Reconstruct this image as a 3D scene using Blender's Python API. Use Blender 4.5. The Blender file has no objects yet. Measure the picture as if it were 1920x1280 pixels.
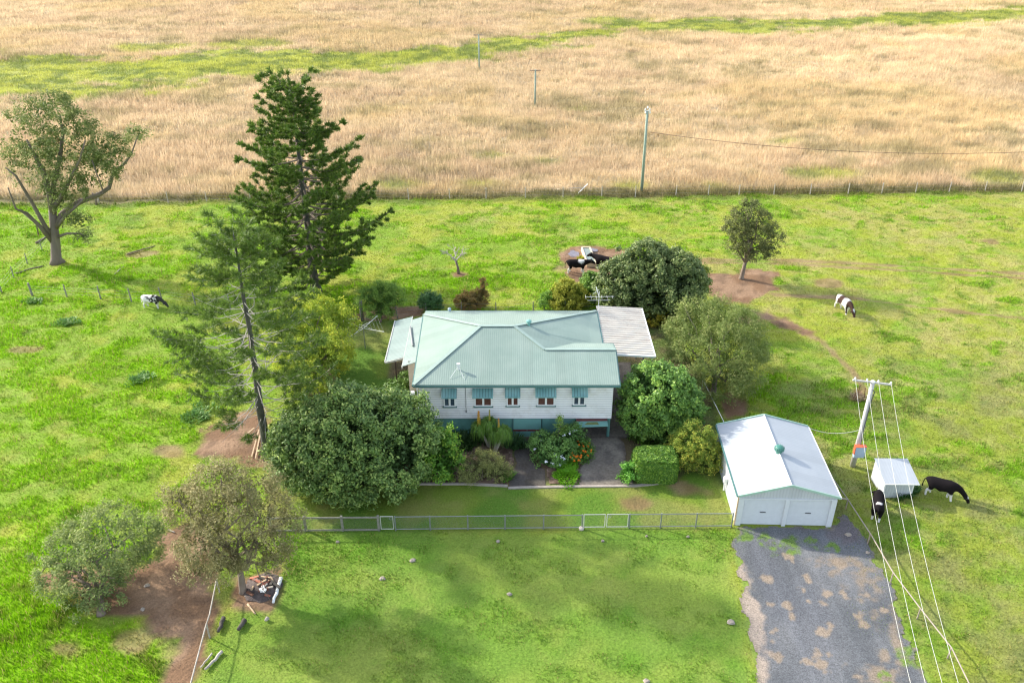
import bpy, bmesh, math, random
import numpy as np
from mathutils import Vector, Matrix

R = math.radians
sc = bpy.context.scene
COL = sc.collection

# ------------------------------------------------------------------ camera
CAM_H = 36.9; PITCH = R(30.0); FPX = 1600.0
cam_d = bpy.data.cameras.new("camera"); cam = bpy.data.objects.new("camera", cam_d); COL.objects.link(cam)
cam.location = (0, 0, CAM_H); cam.rotation_euler = (R(90) - PITCH, 0, 0)
cam_d.sensor_width = 36; cam_d.lens = 36 * FPX / 1920; cam_d.clip_end = 6000; cam_d.clip_start = 0.5
sc.camera = cam
# ------------------------------------------------------------------ sky, sun, exposure
SUN_AZ = R(-62); SUN_EL = R(28)          # azimuth clockwise from +Y
w = bpy.data.worlds.new("World"); sc.world = w; w.use_nodes = True
nt = w.node_tree; bg = nt.nodes["Background"]
sky = nt.nodes.new("ShaderNodeTexSky"); sky.sky_type = 'NISHITA'; sky.sun_disc = False
sky.sun_elevation = SUN_EL; sky.sun_rotation = SUN_AZ % (2 * math.pi); sky.air_density = 1.0; sky.dust_density = 1.6
hs = nt.nodes.new("ShaderNodeHueSaturation"); hs.inputs['Saturation'].default_value = .62; nt.links.new(sky.outputs[0], hs.inputs['Color']); nt.links.new(hs.outputs[0], bg.inputs[0]); bg.inputs[1].default_value = 0.15
sun_d = bpy.data.lights.new("sun", 'SUN'); sun_d.energy = 2.4; sun_d.angle = R(1.5); sun_d.color = (1.0, 0.93, 0.80)
sun = bpy.data.objects.new("sun", sun_d); COL.objects.link(sun)
sdir = Vector((math.sin(SUN_AZ) * math.cos(SUN_EL), math.cos(SUN_AZ) * math.cos(SUN_EL), math.sin(SUN_EL)))
sun.rotation_euler = (-sdir).to_track_quat('-Z', 'Y').to_euler(); sun.location = sdir * 200
sc.view_settings.view_transform = 'Standard'; sc.view_settings.look = 'None'
sc.view_settings.exposure = 1.57; sc.view_settings.gamma = 1.0
sc.cycles.filter_width = 1.25

# ------------------------------------------------------------------ picture <-> place helpers
SP, CP = math.sin(PITCH), math.cos(PITCH)
def ray(px, py):
    a, b = (px - 960) / FPX, (640 - py) / FPX
    return Vector((a, CP + b * SP, -SP + b * CP))
def G(px, py, z=0.0):
    d = ray(px, py); t = (z - CAM_H) / d.z
    return Vector((d.x * t, d.y * t, z))
def PY(px, py, y):
    d = ray(px, py); t = y / d.y
    return Vector((d.x * t, y, CAM_H + d.z * t))
def proj(x, y, z=0.0):
    Z = y * CP + (CAM_H - z) * SP
    v = y * SP - (CAM_H - z) * CP
    return 960 + FPX * x / Z, 640 - FPX * v / Z
def scale_at(p):
    return FPX / (p[1] * CP + (CAM_H - p[2]) * SP)

# ------------------------------------------------------------------ noise
_T = [np.random.RandomState(100 + i).rand(256, 256) for i in range(12)]
def vn(x, y, s=0):
    x = np.asarray(x, float) + s * 17.3; y = np.asarray(y, float) + s * 9.1
    xi = np.floor(x).astype(int); yi = np.floor(y).astype(int); fx = x - xi; fy = y - yi
    fx = fx * fx * (3 - 2 * fx); fy = fy * fy * (3 - 2 * fy); T = _T[s % 12]
    a = T[xi & 255, yi & 255]; b = T[(xi + 1) & 255, yi & 255]; c = T[xi & 255, (yi + 1) & 255]; d = T[(xi + 1) & 255, (yi + 1) & 255]
    return (a * (1 - fx) + b * fx) * (1 - fy) + (c * (1 - fx) + d * fx) * fy
def fbm(x, y, sc_, s=0, o=4):
    t = 0; a = .5; n = 0
    ca, sa = math.cos(.6), math.sin(.6)
    x = np.asarray(x) / sc_; y = np.asarray(y) / sc_
    for i in range(o):
        t = t + a * vn(x, y, s + i); n += a; a *= .5; x, y = (x * ca - y * sa) * 2.03, (x * sa + y * ca) * 2.03
    return t / n
def sstep(a, b, x):
    t = np.clip((x - a) / (b - a), 0, 1); return t * t * (3 - 2 * t)
def poly_sd(poly, x, y):
    """signed distance to a polygon, positive inside"""
    P = np.array([(p[0], p[1]) for p in poly]); n = len(P); d = np.full(x.shape, 1e9); ins = np.zeros(x.shape, bool)
    for i in range(n):
        a = P[i]; b = P[(i + 1) % n]; ex, ey = b - a; wx = x - a[0]; wy = y - a[1]
        t = np.clip((wx * ex + wy * ey) / (ex * ex + ey * ey + 1e-12), 0, 1)
        d = np.minimum(d, np.hypot(wx - ex * t, wy - ey * t))
        c = ((a[1] > y) != (b[1] > y)) & (x < (b[0] - a[0]) * (y - a[1]) / (b[1] - a[1] + 1e-12) + a[0])
        ins ^= c
    return np.where(ins, d, -d)
def line_d(pts, x, y):
    d = np.full(x.shape, 1e9)
    for a, b in zip(pts[:-1], pts[1:]):
        ex, ey = b[0] - a[0], b[1] - a[1]; wx = x - a[0]; wy = y - a[1]
        t = np.clip((wx * ex + wy * ey) / (ex * ex + ey * ey + 1e-12), 0, 1)
        d = np.minimum(d, np.hypot(wx - ex * t, wy - ey * t))
    return d
def gp(*pts): return [G(*p) for p in pts]

# ------------------------------------------------------------------ tagging
def T(o, label=None, cat=None, group=None, kind=None):
    if label: o["label"] = label
    if cat: o["category"] = cat
    if group: o["group"] = group
    if kind: o["kind"] = kind
    return o
def empty(name, loc=(0, 0, 0), rz=0.0, label=None, cat=None, group=None):
    o = bpy.data.objects.new(name, None); COL.objects.link(o); o.location = loc; o.rotation_euler = (0, 0, rz)
    o.empty_display_size = .3
    return T(o, label, cat, group)
def copy_tree(o, parent=None):
    c = o.copy(); COL.objects.link(c)
    if parent is not None: c.parent = parent
    for ch in list(o.children): copy_tree(ch, c)
    return c

# ------------------------------------------------------------------ mesh builders
class MB:
    def __init__(s): s.v = []; s.f = []; s.uv = []; s.m = []
    def add(s, vs, fs, uvs=None, m=0):
        o = len(s.v); s.v += [tuple(v) for v in vs]
        for i, f in enumerate(fs):
            s.f.append(tuple(o + k for k in f)); s.uv.append(uvs[i] if uvs else None); s.m.append(m)
        return s
    def box(s, x0, x1, y0, y1, z0, z1, m=0):
        return s.add([(x0, y0, z0), (x1, y0, z0), (x1, y1, z0), (x0, y1, z0), (x0, y0, z1), (x1, y0, z1), (x1, y1, z1), (x0, y1, z1)],
                     [(0, 3, 2, 1), (4, 5, 6, 7), (0, 1, 5, 4), (1, 2, 6, 5), (2, 3, 7, 6), (3, 0, 4, 7)], m=m)
    def obox(s, c, size, rot, m=0):
        c = Vector(c); hx, hy, hz = [q / 2 for q in size]; vs = []
        for z in (-hz, hz):
            for x, y in ((-hx, -hy), (hx, -hy), (hx, hy), (-hx, hy)): vs.append(c + rot @ Vector((x, y, z)))
        return s.add(vs, [(0, 3, 2, 1), (4, 5, 6, 7), (0, 1, 5, 4), (1, 2, 6, 5), (2, 3, 7, 6), (3, 0, 4, 7)], m=m)
    def beam(s, a, b, wx, wz, m=0):
        a = Vector(a); b = Vector(b); d = b - a; L = d.length
        rot = d.to_track_quat('X', 'Z').to_matrix()
        return s.obox((a + b) / 2, (L, wx, wz), rot, m)
    def tube(s, pts, rad, n=6, m=0, cap=True):
        pts = [Vector(p) for p in pts]; k = len(pts)
        if not hasattr(rad, '__len__'): rad = [rad] * k
        vs = []; prev = None
        for i, p in enumerate(pts):
            d = (pts[min(i + 1, k - 1)] - pts[max(i - 1, 0)])
            if d.length < 1e-9: d = Vector((0, 0, 1))
            d.normalize()
            if prev is None:
                u = d.orthogonal().normalized()
            else:
                u = (prev - d * prev.dot(d)); u = u.normalized() if u.length > 1e-6 else d.orthogonal().normalized()
            prev = u; v = d.cross(u)
            for j in range(n):
                a = 2 * math.pi * j / n; vs.append(p + (u * math.cos(a) + v * math.sin(a)) * rad[i])
        fs = []
        for i in range(k - 1):
            for j in range(n):
                fs.append((i * n + j, i * n + (j + 1) % n, (i + 1) * n + (j + 1) % n, (i + 1) * n + j))
        if cap: fs.append(tuple(reversed(range(n)))); fs.append(tuple((k - 1) * n + j for j in range(n)))
        return s.add(vs, fs, m=m)
    def slab(s, poly, t, down=None, m=0):
        """flat polygon (any plane) thickened downwards; uv.x runs across the slope direction"""
        P = [Vector(p) for p in poly]; n = len(P); nor = Vector((0, 0, 0))
        for i in range(n):
            a, b = P[i], P[(i + 1) % n]; nor += a.cross(b)
        if nor.z < 0: P.reverse(); nor = -nor
        nor.normalize()
        d = Vector((nor.x, nor.y, 0)); d = d.normalized() if d.length > 1e-4 else Vector((0, -1, 0))
        if down is not None: d = Vector(down).normalized()
        ac = Vector((-d.y, d.x, 0))
        vs = P + [p - Vector((0, 0, t)) for p in P]
        fs = [tuple(range(n)), tuple(reversed(range(n, 2 * n)))] + [(i, n + i, n + (i + 1) % n, (i + 1) % n) for i in range(n)]
        uv = [[(vs[k].dot(ac), vs[k].dot(d)) for k in f] for f in fs]
        return s.add(vs, fs, uv, m=m)
    def lathe(s, prof, c=(0, 0, 0), n=16, m=0):
        vs = []; k = len(prof)
        for r, z in prof:
            for j in range(n):
                a = 2 * math.pi * j / n; vs.append((c[0] + r * math.cos(a), c[1] + r * math.sin(a), c[2] + z))
        fs = [(i * n + j, i * n + (j + 1) % n, (i + 1) * n + (j + 1) % n, (i + 1) * n + j) for i in range(k - 1) for j in range(n)]
        fs.append(tuple(reversed(range(n)))); fs.append(tuple((k - 1) * n + j for j in range(n)))
        return s.add(vs, fs, m=m)
    def build(s, name, mat, parent=None, smooth=False):
        me = bpy.data.meshes.new(name); me.from_pydata(s.v, [], s.f)
        mats = mat if isinstance(mat, (list, tuple)) else [mat]
        for q in mats: me.materials.append(q)
        if len(mats) > 1: me.polygons.foreach_set("material_index", s.m)
        if any(u for u in s.uv):
            uvl = me.uv_layers.new(name="UVMap"); arr = []
            for f, u in zip(s.f, s.uv):
                arr += [c for q in (u or [(0, 0)] * len(f)) for c in q]
            uvl.data.foreach_set("uv", arr)
        if smooth: me.polygons.foreach_set("use_smooth", [True] * len(s.f))
        me.update()
        o = bpy.data.objects.new(name, me); COL.objects.link(o)
        if parent is not None: o.parent = parent
        return o

def np_mesh(name, V, k, mat, parent=None, col=None, idx=None, smooth=False):
    """V (n*k,3) vertices of n separate k-gons, or shared verts with idx (n,k)"""
    me = bpy.data.meshes.new(name); V = np.ascontiguousarray(V, dtype=np.float32); nv = len(V)
    if idx is None: idx = np.arange(nv, dtype=np.int32)
    idx = np.ascontiguousarray(idx, dtype=np.int32).ravel(); nf = len(idx) // k
    me.vertices.add(nv); me.vertices.foreach_set("co", V.ravel())
    me.loops.add(len(idx)); me.loops.foreach_set("vertex_index", idx)
    me.polygons.add(nf); me.polygons.foreach_set("loop_start", np.arange(0, nf * k, k, dtype=np.int32))
    if smooth: me.polygons.foreach_set("use_smooth", np.ones(nf, bool))
    me.update(calc_edges=True)
    if col is not None:
        a = me.color_attributes.new("Col", 'FLOAT_COLOR', 'POINT')
        c = np.ones((nv, 4), np.float32); c[:, :3] = col; a.data.foreach_set("color", c.ravel())
    me.materials.append(mat)
    o = bpy.data.objects.new(name, me); COL.objects.link(o)
    if parent is not None: o.parent = parent
    return o

# ------------------------------------------------------------------ materials
def new_mat(name):
    m = bpy.data.materials.new(name); m.use_nodes = True; n = m.node_tree
    return m, n, n.nodes, n.links, n.nodes["Principled BSDF"]
def mat_plain(name, c, rough=.6, var=.12, scale=3.0, metal=0.0, bump=0.0, bscale=20., spec=.5, dirt=None, dirt_amt=.5, dscale=1.2, stretch=(1, 1, 1), coord='Object'):
    m, t, N, L, p = new_mat(name)
    tc = N.new("ShaderNodeTexCoord"); mp = N.new("ShaderNodeMapping"); mp.inputs['Scale'].default_value = stretch
    L.new(tc.outputs[coord], mp.inputs[0])
    nz = N.new("ShaderNodeTexNoise"); nz.inputs['Scale'].default_value = scale; nz.inputs['Detail'].default_value = 6; nz.inputs['Roughness'].default_value = .65
    L.new(mp.outputs[0], nz.inputs[0])
    mx = N.new("ShaderNodeMix"); mx.data_type = 'RGBA'
    mx.inputs[6].default_value = (*[max(0, q * (1 - var)) for q in c], 1); mx.inputs[7].default_value = (*[min(1, q * (1 + var)) for q in c], 1)
    mr = N.new("ShaderNodeMapRange"); mr.inputs[1].default_value = .3; mr.inputs[2].default_value = .7
    L.new(nz.outputs[0], mr.inputs[0]); L.new(mr.outputs[0], mx.inputs[0]); out = mx.outputs[2]
    if dirt:
        n2 = N.new("ShaderNodeTexNoise"); n2.inputs['Scale'].default_value = dscale; n2.inputs['Detail'].default_value = 8; n2.inputs['Roughness'].default_value = .7
        L.new(mp.outputs[0], n2.inputs[0])
        r2 = N.new("ShaderNodeMapRange"); r2.inputs[1].default_value = .5; r2.inputs[2].default_value = .75; r2.inputs[4].default_value = dirt_amt
        L.new(n2.outputs[0], r2.inputs[0])
        m2 = N.new("ShaderNodeMix"); m2.data_type = 'RGBA'; m2.inputs[7].default_value = (*dirt, 1)
        L.new(out, m2.inputs[6]); L.new(r2.outputs[0], m2.inputs[0]); out = m2.outputs[2]
    L.new(out, p.inputs['Base Color'])
    p.inputs['Roughness'].default_value = rough; p.inputs['Metallic'].default_value = metal; p.inputs['Specular IOR Level'].default_value = spec
    if bump:
        n3 = N.new("ShaderNodeTexNoise"); n3.inputs['Scale'].default_value = bscale; n3.inputs['Detail'].default_value = 4; L.new(mp.outputs[0], n3.inputs[0])
        b = N.new("ShaderNodeBump"); b.inputs['Strength'].default_value = bump; b.inputs['Distance'].default_value = .02
        L.new(n3.outputs[0], b.inputs['Height']); L.new(b.outputs[0], p.inputs['Normal'])
    return m
def mat_leaf(name, trans=.35, rough=.6, spec=.25):
    m, t, N, L, p = new_mat(name)
    at = N.new("ShaderNodeAttribute"); at.attribute_name = "Col"
    L.new(at.outputs['Color'], p.inputs['Base Color']); p.inputs['Roughness'].default_value = rough; p.inputs['Specular IOR Level'].default_value = spec
    tr = N.new("ShaderNodeBsdfTranslucent"); L.new(at.outputs['Color'], tr.inputs[0])
    ms = N.new("ShaderNodeMixShader"); ms.inputs[0].default_value = trans
    L.new(p.outputs[0], ms.inputs[1]); L.new(tr.outputs[0], ms.inputs[2]); L.new(ms.outputs[0], N["Material Output"].inputs[0])
    return m
def mat_attr(name, rough=.9, fine=40., amt=.35, bump=.5, bscale=12., bdist=.05, spec=.2, speck=None):
    m, t, N, L, p = new_mat(name)
    at = N.new("ShaderNodeAttribute"); at.attribute_name = "Col"
    tc = N.new("ShaderNodeTexCoord")
    nz = N.new("ShaderNodeTexNoise"); nz.inputs['Scale'].default_value = fine; nz.inputs['Detail'].default_value = 5; nz.inputs['Roughness'].default_value = .7
    L.new(tc.outputs['Object'], nz.inputs[0])
    mr = N.new("ShaderNodeMapRange"); mr.inputs[1].default_value = .3; mr.inputs[2].default_value = .7; mr.inputs[3].default_value = 1 - amt; mr.inputs[4].default_value = 1 + amt
    L.new(nz.outputs[0], mr.inputs[0])
    mu = N.new("ShaderNodeVectorMath"); mu.operation = 'SCALE'; L.new(at.outputs['Color'], mu.inputs[0]); L.new(mr.outputs[0], mu.inputs['Scale'])
    L.new(mu.outputs[0], p.inputs['Base Color']); p.inputs['Roughness'].default_value = rough; p.inputs['Specular IOR Level'].default_value = spec
    n3 = N.new("ShaderNodeTexNoise"); n3.inputs['Scale'].default_value = bscale; n3.inputs['Detail'].default_value = 6; L.new(tc.outputs['Object'], n3.inputs[0])
    b = N.new("ShaderNodeBump"); b.inputs['Strength'].default_value = bump; b.inputs['Distance'].default_value = bdist
    L.new(n3.outputs[0], b.inputs['Height']); L.new(b.outputs[0], p.inputs['Normal'])
    return m
def mat_roof(name, c, c2, rough=.4, period=.15, bump=.6, metal=0., spots=.25, spec=.5, groove=.8):
    """painted corrugated sheet, ribs follow UV.x (metres)"""
    m, t, N, L, p = new_mat(name)
    uv = N.new("ShaderNodeUVMap"); sp = N.new("ShaderNodeSeparateXYZ"); L.new(uv.outputs[0], sp.inputs[0])
    mul = N.new("ShaderNodeMath"); mul.operation = 'MULTIPLY'; mul.inputs[1].default_value = 2 * math.pi / period; L.new(sp.outputs[0], mul.inputs[0])
    sn = N.new("ShaderNodeMath"); sn.operation = 'SINE'; L.new(mul.outputs[0], sn.inputs[0])
    # sheet-to-sheet shade
    dv = N.new("ShaderNodeMath"); dv.operation = 'DIVIDE'; dv.inputs[1].default_value = .76; L.new(sp.outputs[0], dv.inputs[0])
    fl = N.new("ShaderNodeMath"); fl.operation = 'FLOOR'; L.new(dv.outputs[0], fl.inputs[0])
    wn = N.new("ShaderNodeTexWhiteNoise"); wn.noise_dimensions = '1D'; L.new(fl.outputs[0], wn.inputs['W'])
    tc = N.new("ShaderNodeTexCoord"); nz = N.new("ShaderNodeTexNoise"); nz.inputs['Scale'].default_value = .55; nz.inputs['Detail'].default_value = 7; nz.inputs['Roughness'].default_value = .65
    L.new(tc.outputs['Object'], nz.inputs[0])
    mr = N.new("ShaderNodeMapRange"); mr.inputs[1].default_value = .35; mr.inputs[2].default_value = .7; L.new(nz.outputs[0], mr.inputs[0])
    mx = N.new("ShaderNodeMix"); mx.data_type = 'RGBA'; mx.inputs[6].default_value = (*c, 1); mx.inputs[7].default_value = (*c2, 1); L.new(mr.outputs[0], mx.inputs[0])
    m3 = N.new("ShaderNodeMapRange"); m3.inputs[3].default_value = 1 - spots * .35; m3.inputs[4].default_value = 1.0; L.new(wn.outputs[0], m3.inputs[0])
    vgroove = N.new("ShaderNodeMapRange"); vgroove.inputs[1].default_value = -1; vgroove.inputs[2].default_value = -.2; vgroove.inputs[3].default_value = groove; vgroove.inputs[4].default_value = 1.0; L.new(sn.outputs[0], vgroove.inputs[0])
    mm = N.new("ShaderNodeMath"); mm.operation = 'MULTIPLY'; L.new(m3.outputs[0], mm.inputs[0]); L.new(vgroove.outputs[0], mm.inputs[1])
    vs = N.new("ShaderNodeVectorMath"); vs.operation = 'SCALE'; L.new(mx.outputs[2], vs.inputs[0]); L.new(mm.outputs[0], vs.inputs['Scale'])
    L.new(vs.outputs[0], p.inputs['Base Color'])
    p.inputs['Metallic'].default_value = metal; p.inputs['Specular IOR Level'].default_value = spec
    rr = N.new("ShaderNodeMapRange"); rr.inputs[1].default_value = .3; rr.inputs[2].default_value = .7; rr.inputs[3].default_value = rough - .08; rr.inputs[4].default_value = rough + .12; L.new(nz.outputs[0], rr.inputs[0]); L.new(rr.outputs[0], p.inputs['Roughness'])
    b = N.new("ShaderNodeBump"); b.inputs['Strength'].default_value = bump; b.inputs['Distance'].default_value = .012; L.new(sn.outputs[0], b.inputs['Height']); L.new(b.outputs[0], p.inputs['Normal'])
    return m

M = {}
M['ground'] = mat_attr("ground_soil_and_turf", amt=.3, fine=9., bump=.7, bscale=5., bdist=.08)
M['gravel'] = mat_attr("bitumen_gravel", fine=14., amt=.5, bump=.6, bscale=30., bdist=.02, rough=.95)
M['concrete'] = mat_attr("old_concrete", fine=6., amt=.3, bump=.3, bscale=25., bdist=.01, rough=.85)
M['grass'] = mat_leaf("grass_blades", .35, .7, .15)
M['drygrass'] = mat_leaf("dry_grass_blades", .45, .8, .1)
M['leaf'] = mat_leaf("leaves", .28, .5, .35)
M['leafsoft'] = mat_leaf("fine_leaves", .35, .65, .2)
M['petal'] = mat_leaf("petals", .3, .6, .2)
M['bark'] = mat_plain("bark", (.20, .155, .12), .95, .35, 3., bump=.8, bscale=9., stretch=(1, 1, .3))
M['barkpale'] = mat_plain("pale_bark", (.42, .38, .33), .9, .3, 2.5, bump=.5, bscale=8., dirt=(.15, .12, .09), dirt_amt=.7, stretch=(1, 1, .4))
M['gumbark'] = mat_plain("gum_bark", (.17, .135, .11), .9, .3, 1.2, bump=.4, bscale=6., dirt=(.13, .09, .07), dirt_amt=.8, dscale=.8, stretch=(1, 1, .3))
M['deadwood'] = mat_plain("weathered_wood", (.40, .36, .31), .9, .25, 5., bump=.5, bscale=12., dirt=(.16, .12, .09), dirt_amt=.6)
M['greywood'] = mat_plain("grey_fence_timber", (.22, .21, .18), .95, .3, 6., bump=.5, bscale=14.)
M['pinebark'] = mat_plain("dark_pine_bark", (.085, .082, .068), .95, .35, 3., bump=.8, bscale=9.)
M['roof'] = mat_roof("green_corrugated_roof", (.235, .315, .272), (.285, .360, .315), .5, .15, .28, spec=.2, groove=.9)
M['roofcap'] = mat_plain("green_ridge_capping", (.28, .37, .325), .45, .08)
M['annexroof'] = mat_roof("pale_green_sheet_roof", (.22, .30, .275), (.28, .345, .325), .5, .2, .4)
M['fascia'] = mat_plain("green_fascia", (.07, .17, .16), .5, .1)
M['board'] = mat_plain("white_weatherboard", (.86, .85, .84), .55, .05, 1.2, dirt=(.50, .44, .36), dirt_amt=.5, dscale=1.1)
M['boardcream'] = mat_plain("cream_weatherboard", (.58, .50, .42), .6, .08)
M['tealwall'] = mat_plain("teal_painted_base_wall", (.11, .27, .235), .6, .12, 1.5, dirt=(.04, .09, .08), dirt_amt=.5, dscale=1.)
M['tealdoor'] = mat_plain("teal_garage_door", (.16, .36, .32), .5, .08, 2.)
M['redtrim'] = mat_plain("maroon_trim", (.16, .03, .03), .5, .15)
M['white'] = mat_plain("white_paint", (.78, .78, .77), .45, .04, 2.)
M['glass'] = mat_plain("window_glass", (.03, .035, .04), .08, .3, 1.)
M['curtain'] = mat_plain("brown_curtained_glass", (.12, .055, .045), .15, .35, 4.)
M['bluecurtain'] = mat_plain("blue_curtained_glass", (.05, .075, .10), .15, .35, 4.)
M['whiteroof'] = mat_plain("weathered_white_sheet", (.56, .52, .45), .6, .08, 1.5, dirt=(.30, .22, .18), dirt_amt=.75, dscale=1.6, stretch=(.35, 2.2, 1))
M['garageroof'] = mat_roof("pale_zinc_roof", (.36, .39, .42), (.42, .45, .48), .5, .19, .12, metal=.0, groove=.95)
M['garagewall'] = mat_roof("pale_grey_ribbed_wall", (.50, .52, .54), (.56, .58, .59), .5, .19, .3, groove=.9)
M['garagetrim'] = mat_plain("pale_grey_trim", (.62, .64, .66), .5, .05)
M['rollerdoor'] = mat_plain("grey_roller_door", (.56, .58, .59), .5, .05)
M['mint'] = mat_plain("mint_barge_flashing", (.35, .52, .42), .5, .1)
M['ventgreen'] = mat_plain("dark_green_vent", (.05, .19, .15), .4, .15)
M['steel'] = mat_plain("galvanised_steel", (.26, .27, .27), .45, .15, metal=.4)
M['darkpost'] = mat_plain("dark_brown_post", (.05, .03, .025), .6, .2)
M['rust'] = mat_plain("rusty_steel", (.16, .07, .04), .8, .3)
M['polewood'] = mat_plain("grey_pole_timber", (.50, .48, .46), .85, .15, 4., bump=.4, bscale=10., dirt=(.22, .17, .13), dirt_amt=.6, stretch=(1, 1, .2))
M['greenpole'] = mat_plain("treated_pole_timber", (.26, .33, .27), .85, .15, 3.)
M['wire'] = mat_plain("pale_wire", (.48, .48, .44), .5, .05)
M['wiredark'] = mat_plain("dark_wire", (.15, .09, .06), .6, .1)
M['boxblue'] = mat_plain("blue_grey_cabinet", (.33, .42, .50), .5, .06)
M['boxred'] = mat_plain("orange_red_trim", (.60, .12, .05), .6, .1)
M['brick'] = mat_plain("broken_brick", (.38, .14, .09), .9, .3, 8.)
M['tarp'] = mat_plain("dark_metal", (.05, .05, .055), .5, .3)
M['planks'] = mat_plain("raw_timber", (.48, .35, .22), .85, .25, 6.)
M['water'] = mat_plain("trough_water", (.20, .24, .20), .12, .2)
M['charred'] = mat_plain("charred_log", (.075, .065, .055), .95, .4)
M['edging'] = mat_plain("concrete_edging", (.36, .31, .27), .9, .2, 3.)
M['rock'] = mat_plain("pale_dry_dung", (.50, .44, .38), .95, .25, 8., bump=.6)
M['soffit'] = mat_plain("soffit", (.45, .46, .46), .7, .05)
M['hide'] = None

# ------------------------------------------------------------------ the lie of the land (colours, heights)
FENCE_L = G(-400, 389); FENCE_R = G(2400, 352)
def fence_y(x): return FENCE_L.y + (x - FENCE_L.x) / (FENCE_R.x - FENCE_L.x) * (FENCE_R.y - FENCE_L.y)
dirt_polys = [
    (gp((1310, 520), (1350, 512), (1400, 508), (1450, 512), (1462, 530), (1470, 545), (1440, 556), (1420, 565), (1400, 575), (1345, 568), (1310, 555)), .9),
    (gp((1045, 475), (1070, 462), (1120, 462), (1170, 470), (1190, 490), (1170, 520), (1110, 530), (1065, 528), (1048, 505)), .7),
    (gp((843, 512), (862, 507), (878, 515), (865, 522), (848, 522)), .3),
    (gp((300, 1000), (330, 985), (395, 985), (410, 1060), (420, 1120), (400, 1170), (385, 1230), (370, 1300), (310, 1300), (320, 1250), (300, 1190), (250, 1165), (180, 1160), (120, 1130), (60, 1080), (100, 1060), (240, 1060), (290, 1040)), .7),
    (gp((385, 815), (430, 770), (470, 765), (500, 800), (525, 870), (500, 885), (420, 860), (370, 850)), .9),
    (gp((1340, 735), (1375, 738), (1403, 758), (1400, 780), (1372, 792), (1355, 788)), .5),
    (gp((1400, 585), (1440, 578), (1480, 600), (1520, 625), (1505, 632), (1450, 610)), .8),
    (gp((420, 1075), (520, 1070), (535, 1110), (510, 1150), (440, 1130)), .7),
    (gp((655, 585), (760, 570), (795, 575), (790, 590), (700, 600), (660, 600)), .5),
    (gp((590, 735), (560, 700), (620, 690), (650, 740)), .6),
    (gp((1595, 742), (1605, 730), (1622, 735), (1624, 748), (1605, 752)), .2),
]
smalldirt = [G(270, 475), G(45, 655), G(110, 1215), G(250, 1205), G(310, 845), G(1395, 600), G(1860, 455), G(1290, 915), G(1200, 945), G(1550, 530), G(960, 905)]
lawn_poly = gp((530, 900), (640, 915), (735, 905), (1180, 908), (1265, 900), (1290, 885), (1345, 890), (1378, 990), (1100, 990), (700, 1000), (525, 1000), (500, 905))
backlawn = gp((655, 600), (740, 600), (735, 650), (722, 742), (640, 735), (600, 690))
yard_poly = gp((500, 900), (640, 600), (1240, 600), (1340, 735), (1370, 990), (500, 1000))
front_poly = gp((560, 1000), (1378, 990), (1390, 1100), (1420, 1400), (380, 1400), (420, 1150), (540, 1080))
lushBL = gp((-50, 1090), (100, 1130), (190, 1165), (290, 1180), (315, 1230), (320, 1400), (-80, 1400))
lushC = gp((520, 1005), (730, 1000), (740, 1040), (700, 1060), (600, 1080), (545, 1110), (500, 1030))
# green bands in the tan field, as centre lines + half widths (m)
band1 = [G(-300, 148), G(0, 148), G(200, 140), G(420, 124), G(560, 118), G(700, 115)]
band2 = [G(820, 104), G(950, 92), G(1050, 78), G(1130, 62)]
band3 = [G(1170, 50), G(1300, 48), G(1420, 52), G(1560, 45), G(1700, 35), G(1920, 26), G(2300, 12)]
tracks = [gp((1310, 487), (1500, 488), (1700, 500), (1960, 515)), gp((1400, 580), (1480, 605), (1540, 640), (1600, 700), (1640, 760)), gp((1455, 552), (1600, 560), (1800, 585), (1960, 600))]
track2 = [gp((1310, 492), (1500, 495), (1700, 508), (1960, 525))]
GRAVEL = gp((1380, 988), (1377, 1040), (1392, 1100), (1398, 1170), (1410, 1230), (1430, 1330), (1470, 1440), (1800, 1440), (1760, 1310), (1728, 1235), (1698, 1175), (1675, 1110), (1645, 1050), (1608, 990), (1585, 965), (1560, 985))

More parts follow.
